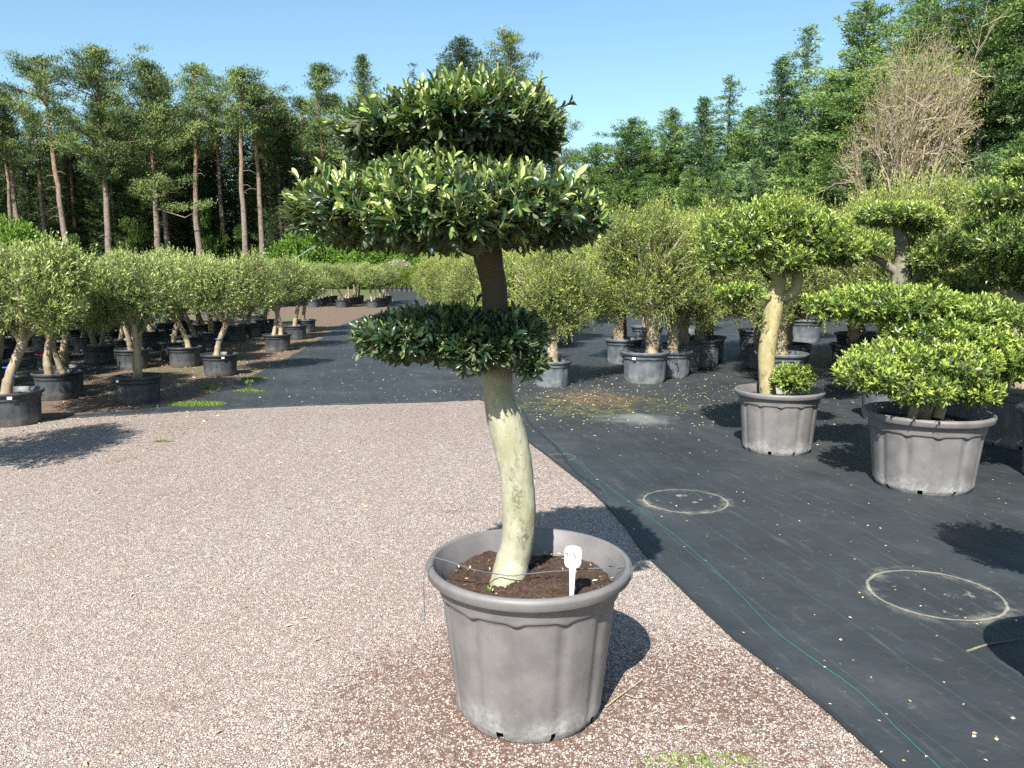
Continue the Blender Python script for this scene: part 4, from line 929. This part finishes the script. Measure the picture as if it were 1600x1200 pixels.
bush(2, 200, 71, 1.1, 'lit leafy sapling beside the orange pine trunk', sz=1.7, mesh=YG[0])
bush(0, 330, 71, 1.1, 'lit green sapling right of the straight bare pine trunk', sz=1.9, mesh=YG[1])
bush(1, 355, 72, 1.0, 'olive-green sapling between the pine trunks at the middle of the left wood', sz=1.5, mesh=YG[1])
for k, (px, sc, sz) in enumerate([(470, 1.5, 1.7), (505, 1.4, 1.5), (540, 1.3, 1.3), (575, 1.4, 1.3), (612, 1.3, 1.25), (650, 1.6, 1.3), (690, 1.5, 1.4), (730, 1.6, 1.5)]):
    bush(k % 3, px, 64+k % 3, sc, 'yellow-green bush of the sunny thicket under the large foliage tier, %s from the left' % ORD[k], 'yellow-green bushes at the end of the track', sz=sz)
M['leaf_pale'] = leaf_mat('pale_bush_leaf', [(0, (.16, .15, .10)), (1, (.36, .34, .25))], (.3, .28, .2), .6, .3, .2)
pale = leafy_mesh(np.random.default_rng(390), [(0, 0, 1, 1.3, 1.2, 1.0)], 1800, .15, 'leaf_pale')
bush(0, 622, 60, .9, 'pale greyish bush behind the row of little thujas', mesh=pale, sz=1.15)
# little potted thujas closing the track
tm_, tp_ = MB(), MB()
foliage(tm_, np.random.default_rng(5), [(0, 0, .95, .26, .26, .75)], 420, .12, .3, 6, up=1.6, shell=.2, slen=1.5, tpl='quad', stems=False)
THm = tm_.mesh('crown', M['fern'])
for k in range(15):
    e = empty('potted_thuja', (W(601+k*7.5, 400, 57).x, 57+.1*(k % 3), 0), k, 'little upright thuja in a black pot at the track end, %s from the left' % ORD[k], 'potted thuja', 'potted thujas at the end of the track'); e.scale = (.85, .85, .9+.25*random.random())
    o = link('pot', PM['black'], e); o.scale = (.7, .7, .8); link('crown', THm, e)

# ---- right side: mixed larch, spruce and fir
right = [  # px, top, D, halfwidth px, material, kind density, label
 (985, 186, 74, 46, 'needle_larch', 1.5, .35, 'rounded soft green tree at the right of the sky gap'),
 (930, 226, 76, 34, 'needle_larch', 1.3, .3, 'low soft green tree just left of the rounded one beside the sky gap'),
 (1045, 172, 72, 34, 'needle_larch', 1.4, .4, 'soft green conifer between the rounded tree and the thin spire'),
 (1090, 155, 68, 34, 'needle_blue', 1.4, .4, 'bluish green larch left of the thin spire'),
 (1131, 118, 70, 28, 'needle_blue', 1.0, .4, 'thin pale spire larch with a see-through tip'),
 (1162, 170, 66, 34, 'needle_larch', 1.4, .4, 'green larch below and right of the thin spire'),
 (1206, 93, 60, 44, 'needle_blue', 1.3, .35, 'pointed blue-green larch, left of the taller larch with the bare dark stem'),
 (1248, 41, 60, 38, 'needle_blue', 1.0, .35, 'tall narrow larch with a dark stem visible near its top'),
 (1290, 120, 56, 40, 'needle_larch', 1.5, .4, 'green conifer just left of the leafless beech'),
 (1330, 4, 54, 52, 'needle_larch', 1.25, .35, 'tall broad-topped larch behind the leafless beech'),
 (1415, -15, 50, 50, 'needle_larch', 1.3, .35, 'high larch crown touching the upper edge above the leafless beech'),
 (1513, -75, 42, 105, 'needle_larch', 1.5, .4, 'largest conifer on the right with a thick grey trunk beside the leafless beech'),
 (1566, -60, 46, 70, 'needle_blue', 1.4, .4, 'big conifer with a brown trunk near the right edge'),
 (1605, -40, 40, 80, 'needle_blue', 1.4, .35, 'blue-green fir cut off by the right edge'),
]
for k, (px, ty, D, hw, mt, dn, rag, lab_) in enumerate(right):
    rng = np.random.default_rng(420+k); H = HT(ty, D); Rw = hw*D/F_PX*1.75
    hb = {11: HT(185, D), 12: HT(235, D), 4: 2, 13: 4}.get(k, 1.5)
    if k in (4, 7): ms = spruce_tree(rng, H, hb, Rw, mt, dn*.62, -.02, .62, .55, 16, .46, irregular=.5)
    else: ms = spruce_tree(rng, H, hb, Rw, mt, dn*1.0, .06, .42 if k in (0, 1, 2, 9, 10, 11) else .66, .5, 15 if D > 52 else 24, .46 if D > 52 else .34, irregular=.8)
    tree_at('larch_tree' if mt == 'needle_blue' and k != 13 else 'conifer_tree', px, ty, D, ms, lab_, 'conifer', 'conifers of the right forest edge')
RP = [spruce_tree(np.random.default_rng(450+i), 15, .8, 3.0, ('needle_larch', 'needle_blue', 'needle_larch')[i], 1.3, .2, .45, .35, 11, .5, irregular=.4) for i in range(3)]
bk = [(925, 82, 262), (965, 80, 240), (1005, 78, 215), (1050, 76, 210), (1100, 72, 200), (1145, 70, 205), (1190, 68, 180), (1235, 66, 150), (1275, 62, 150), (1315, 60, 130), (1360, 58, 110), (1405, 56, 70), (1450, 54, 60), (1495, 52, 50), (1540, 50, 20), (1590, 48, 10), (1640, 46, 0),
      (1075, 62, 262), (1120, 60, 270), (1175, 58, 250), (1225, 55, 240), (1280, 52, 235), (1330, 50, 220), (1480, 46, 190), (1545, 44, 185), (1600, 42, 170), (1640, 40, 160), (1580, 38, 215), (1530, 38, 240), (950, 70, 300), (1010, 68, 295)]
for k, (px, D, ty) in enumerate(bk):
    i = k % 3; H = HT(ty, D); 
    lab_ = 'green conifer filling the back of the right wood behind the edge trees' if k < 17 else 'low dense young conifer at the foot of the right forest edge'
    e = wood(i, W(px, 400, D).x, D, H/15, lab_, 'filling conifers of the right wood', 'conifer_tree', RP)
# leafless beech with opening buds
def bare_tree(rng, H):
    tb = MB(); tw = []; 
    def grow(p, d, l, r, lv):
        q = p + d*l*.5 + rng.normal(size=3)*l*.05; e = q + norm(d+rng.normal(size=3)*.10+np.array([0, 0, .08]))*l*.5
        tube(tb, [p, q, e], [r, r*.8, r*.62], 5 if lv < 3 else 3, cap=False)
        if lv >= 3: tw.append((e, d))
        if lv == 5: return
        nch = (5, 4, 4, 3, 3)[lv]
        for k in range(nch):
            dd = norm(d + rng.normal(size=3)*(.42, .40, .42, .45, .5)[lv]); 
            if lv < 2: dd = norm(dd+np.array([0, 0, .25]))
            st = p + (e-p)*rng.uniform(.35, 1) if k else e
            grow(st, dd, l*rng.uniform(.55, .78), r*.55, lv+1)
    for k in range(4):
        a = k*1.57+.4; grow(np.array([.15*math.cos(a), .15*math.sin(a), 0.]), norm(np.array([.26*math.cos(a), .26*math.sin(a), 1.0])), H*.31, .13, 0)
    P = np.array([t_[0] for t_ in tw]); D = np.array([t_[1] for t_ in tw]); m = P[:, 2] > H*.25; P, D = P[m], D[m]
    lf = MB(); sprays(lf, rng, P, D, 3, (.2, .2, .2), .09, .45, rng.uniform(.1, .9, len(P)), .8)
    return tb.mesh('branches', M['bark_grey']), lf.mesh('buds', M['leaf_bud'])
Db = 34; Hb = HT(88, Db); ms = bare_tree(np.random.default_rng(12), Hb*.92)
e = empty('beech_tree', (W(1408, 400, Db).x, Db, 0), .5, 'leafless brownish beech with a wide fan of pale twigs and first yellow buds', 'beech tree')
e.scale = (.86, .86, 1.52); link('branches', ms[0], e); link('buds', ms[1], e)
bush(2, 1240, 44, 1.2, 'yellow-green bush between the tall olives and the larches on the right', sz=1.5)
bush(0, 1200, 46, 1.1, 'fresh green bush at the foot of the right larches', sz=1.35)
# undergrowth mass closing the forest floor
ub = MB(); rng = np.random.default_rng(9)
bl = [(x, 78+rng.uniform(-2, 2)-max(0, x)*.75, 1.2, 2.6, 1.5, rng.uniform(1.6, 3.2)) for x in np.arange(-66, 46, 2.6)]
foliage(ub, rng, bl, 15000, .3, .5, 4, up=.5, shell=.2, slen=1.2, tpl='quad', stems=False, bright=(.1, .5))
tag(link('undergrowth', ub.mesh('undergrowth', M['needle_spruce'])), 'dark low undergrowth along the foot of the wood', 'undergrowth', kind='stuff')

# ------------------------------------------------------------------ litter, grass tufts, dry stalks, fabric crack
M['litter'] = leaf_mat('fallen_leaf', [(0, (.12, .07, .035)), (.35, (.32, .22, .11)), (.7, (.55, .45, .25)), (1, (.68, .62, .46))], (.5, .42, .28), .7, .2, .1, (.3, .25, .1))
def inside(p, poly):
    x, y = p; c = False; n = len(poly); j = n-1
    for i in range(n):
        if (poly[i][1] > y) != (poly[j][1] > y) and x < (poly[j][0]-poly[i][0])*(y-poly[i][1])/(poly[j][1]-poly[i][1])+poly[i][0]: c = not c
        j = i
    return c
def litter(name, pts, z, ln, label, tint=(.2, 1), wd=.5, mat='litter', flat=.25):
    rng = np.random.default_rng(len(pts)+3); n = len(pts); P = np.array([(x, y, z) for x, y in pts]); a = rng.uniform(0, 2*PI, n)
    D = np.stack([np.cos(a), np.sin(a), rng.uniform(0, flat, n)], 1); Nn = np.array([0, 0, 1.]) + rng.normal(size=(n, 3))*flat
    L = ln*rng.uniform(.5, 1.4, n); mb = MB(); put_leaves(mb, P, D, Nn, L, L*wd, rng.uniform(*tint, n), 'mid')
    tag(link(name, mb.mesh(name, M[mat])), label, 'litter', kind='stuff')
rng = np.random.default_rng(31); clo_s = clo[:-2:3]+clo[-2:]; grav_s = grav[:-3:3]+grav[-3:]
pts = []
while len(pts) < 300:
    y = 2.4+rng.uniform(0, 1)**1.5*9; x = rng.uniform(-.2, .68*y); 
    if inside((x, y), clo_s): pts.append((x, y))
litter('fallen_leaves', pts, .0135, .014, 'pale specks and fallen leaves scattered on the black ground fabric', (.5, 1), .7)
pts = []
g1 = G(935, 632)
while len(pts) < 900:
    x, y = g1.x+rng.normal()*1.3, g1.y+rng.normal()*.9
    if inside((x, y), clo_s): pts.append((x, y))
while len(pts) < 2300:
    x, y = rng.uniform(.3, 8), rng.uniform(9.4, 13)
    if inside((x, y), clo_s): pts.append((x, y))
while len(pts) < 2900:
    x, y = rng.uniform(-4.5, 1), rng.uniform(8.8, 20)
    if inside((x, y), clo_s): pts.append((x, y))
litter('fallen_leaves', pts, .0135, .026, 'yellowish leaf litter strewn on the fabric round the right-hand pots and the track', (.35, 1), .45)
pts = [(rng.uniform(-10, -3.2), rng.uniform(6.8, 18)) for _ in range(6500)]
pts = [p for p in pts if not inside(p, clo_s)]
litter('fallen_leaves', pts, .007, .035, 'dry yellow and brown leaf litter under the left olive bushes', (0, .9), .45)
pts = [(rng.uniform(-5, 1.2), 2.3+rng.uniform(0, 1)**1.3*7) for _ in range(260)]
pts = [p for p in pts if inside(p, grav_s)]
litter('fallen_leaves', pts, .009, .03, 'few dry leaves lying on the pink gravel', (.5, 1), .35)
mb = MB(); rngp = np.random.default_rng(6)
n = 150; a = rngp.uniform(0, 6.28, n); r = .30*np.sqrt(rngp.uniform(0, 1, n)); P = np.stack([PL.x+r*np.cos(a), PL.y+r*np.sin(a), np.full(n, .492)], 1)
D = np.stack([np.cos(a*3), np.sin(a*3), rngp.uniform(-.2, .5, n)], 1); L = rngp.uniform(.008, .03, n); put_leaves(mb, P, D, np.array([0, 0, 1.])+rngp.normal(size=(n, 3))*.5, L, L*.3, rngp.uniform(0, 1, n), 'mid')
tag(link('soil_litter', mb.mesh('soil_litter', M['litter'])), 'bits of bark and dry leaves on the soil in the big pot', 'litter', kind='stuff')
for px, py, s_, wl_ in [(868, 912, .035, 'largest weed sprouting in the big pot soil, left of the white label'), (861, 906, .03, 'weed in the big pot soil just left of the largest weed'), (876, 908, .03, 'weed in the big pot soil between the largest weed and the white label'), (765, 922, .03, 'weed sprouting at the left foot of the pale trunk'), (963, 895, .02, 'tiny weed in the soil near the right rim of the big pot'), (905, 905, .022, 'tiny weed in the soil right of the white label')]:
    mb = MB(); p = W(px, py, 2.66); n = 6; a = np.arange(n)*1.1
    put_leaves(mb, np.tile([p.x, p.y, .478], (n, 1)), np.stack([np.cos(a)*.5, np.sin(a)*.5, np.full(n, 1.)], 1), np.stack([-np.cos(a), -np.sin(a), np.full(n, .5)], 1), s_, s_*.35, .8, 'mid')
    tag(link('seedling', mb.mesh('seedling', M['grass'])), wl_, 'weed', 'weeds in the soil of the big pot')
def tuft(px, py, rx, ry, n, h, label, tall=0, kind=None):
    g = G(px, py); rng = np.random.default_rng(int(px)); a = rng.uniform(0, 6.28, n); r = np.sqrt(rng.uniform(0, 1, n))
    P = np.stack([rx*r*np.cos(a), ry*r*np.sin(a), np.full(n, .0)], 1); D = norm(np.stack([rng.normal(size=n)*.5, rng.normal(size=n)*.5, np.ones(n)], 1))
    mb = MB(); L = h*rng.uniform(.5, 1.2, n)*(1.1-r*.6); put_leaves(mb, P, D, norm(rng.normal(size=(n, 3))), L, .010, rng.uniform(.2, 1, n), 'quad')
    if tall:
        tube(mb, [(0, 0, 0), (.02, 0, .14)], [.003, .002], 4, .8)
        foliage(mb, rng, [(.02, 0, .13, .03, .03, .04)], 14, .03, .4, 4, tpl='quad', stems=False, bright=(.9, 1))
    o = link('grass_tuft', mb.mesh('grass_tuft', M['grass']), loc=(g.x, g.y, .004)); tag(o, label, 'grass tuft', kind=kind)
tuft(308, 633, .34, .16, 2600, .045, 'widest bright green grass patch, where gravel, earth and fabric meet')
tuft(330, 607, .14, .09, 500, .045, 'small grass patch in the leaf litter beside the scuffed black pot')
tuft(388, 613, .22, .07, 900, .05, 'grass patch with a yellow flowering weed at the fabric edge', 1)
tuft(396, 592, .22, .10, 900, .045, 'grass patch farthest from the gravel, beside the taped olive')
tuft(255, 691, .10, .03, 120, .03, 'thin wisp of grass in the gravel below the round shadow')
tuft(1090, 1192, .22, .06, 220, .02, 'sparse green moss in the gravel at the bottom edge of the photo', kind='stuff')
M['straw'] = flat_mat('dry_straw', (.36, .28, .16), .8)
def stick(pts, r, label):
    mb = MB(); q = spline([(*G(*p)[:2], .012+.004*i, 0) for i, p in enumerate(pts)], 20); tube(mb, q[:, :3], np.linspace(r, r*.4, 20), 5)
    tag(link('stalk_or_crack', mb.mesh('stalk_or_crack', M['straw'])), label, 'dry stalk')
stick([(948, 1108), (970, 1092), (1002, 1070)], .0035, 'longer dry straw stalk on the gravel right of the big pot foot')
stick([(978, 1090), (1000, 1096), (1028, 1082)], .002, 'thin bent dry stalk crossing the longer straw on the gravel')
M['straw'] = M['bark_old']
stick([(1510, 1022), (1545, 1012), (1600, 1004)], .006, 'thin dark crack in the black fabric at the right edge')  # thin dark tube standing for a crack in the fabric
# sprinkler far left of the track with its thin jet
M['water'] = flat_mat('water_spray', (.42, .50, .50), .3); M['metal'] = flat_mat('grey_metal', (.2, .2, .2), .4)
sp0 = W(462, 404, 48); sp1 = W(492, 385, 48)
e = empty('sprinkler', (sp0.x, 48, 0), 0, 'thin sprinkler jet spraying up to the right in front of the yellow-green thicket', 'sprinkler')
mb = MB(); tube(mb, [(0, 0, 0), (0, 0, sp0.z)], .03, 6); tube(mb, [(0, 0, sp0.z), (.12, 0, sp0.z+.08)], .03, 6); link('pipe', mb.mesh('pipe', M['metal']), e)
mb = MB(); rng = np.random.default_rng(2); n = 120; t_ = rng.uniform(0, 1, n); P = np.stack([t_*(sp1.x-sp0.x), rng.normal(size=n)*.02, sp0.z+t_*(sp1.z-sp0.z)+.18*t_*(1-t_)+rng.normal(size=n)*.03*(.3+t_)], 1)
put_leaves(mb, P, np.tile([1., 0, .6], (n, 1)), np.tile([0, -1., .2], (n, 1)), .05, .010, .5, 'quad'); link('water_jet', mb.mesh('water_jet', M['water']), e)

# loose stones lying on the gravel sheet
M['stone'] = leaf_mat('loose_stone', [(0, (.18, .115, .095)), (.3, (.31, .235, .20)), (.55, (.40, .33, .29)), (.78, (.35, .325, .315)), (1, (.47, .42, .375))], (.4, .33, .3), .8, .3, .0)
rng = np.random.default_rng(77); pts = []
X = rng.uniform(-5.2, 2.0, 90000); Y = 2.1+rng.uniform(0, 1, 90000)**1.5*6.5
ok = (np.abs(X) < .70*Y+.3) & (rng.uniform(0, 1, 90000) < np.clip((8.6-Y)/4.5, 0, 1)*.8); X, Y = X[ok], Y[ok]
ey = es[::3, 1]; ex = es[::3, 0]; o_ = np.argsort(ey); lim = np.interp(Y, ey[o_], ex[o_]); ok = (X < lim-.015) & (np.hypot(X-PL.x, Y-PL.y) > .26); X, Y = X[ok], Y[ok]
n = len(X); rr = rng.uniform(.0022, .0052, n)
O = np.array([(1, 0, 0), (0, 1, 0), (-1, 0, 0), (0, -1, 0), (0, 0, 1), (.7, .7, .55), (-.7, .6, .5), (.1, -.75, .6)], float)[[0, 1, 2, 3, 4]]
a = rng.uniform(0, 6.28, n); ca, sa = np.cos(a), np.sin(a); el = rng.uniform(.7, 1.5, n)
V = np.zeros((n, 5, 3)); ox = O[None, :, 0]*el[:, None]; oy = O[None, :, 1]*np.ones((n, 1)); jx = rng.normal(size=(n, 5))*.22; jy = rng.normal(size=(n, 5))*.22
V[:, :, 0] = X[:, None]+rr[:, None]*((ox+jx)*ca[:, None]-(oy+jy)*sa[:, None]); V[:, :, 1] = Y[:, None]+rr[:, None]*((ox+jx)*sa[:, None]+(oy+jy)*ca[:, None])
V[:, :, 2] = .0035+rr[:, None]*(O[None, :, 2]*1.0+rng.uniform(0, .25, (n, 5)))
f = np.array([(0, 1, 4), (1, 2, 4), (2, 3, 4), (3, 0, 4)]); Fc = (f[None]+(np.arange(n)*5)[:, None, None]).reshape(-1, 3)
mb = MB(); mb.add(V.reshape(-1, 3), Fc, np.repeat(rng.uniform(0, 1, n), 5), 0, False)
tag(link('loose_stones', mb.mesh('loose_stones', M['stone'])), 'small loose pinkish stones lying on the gravel', 'gravel', kind='stuff')
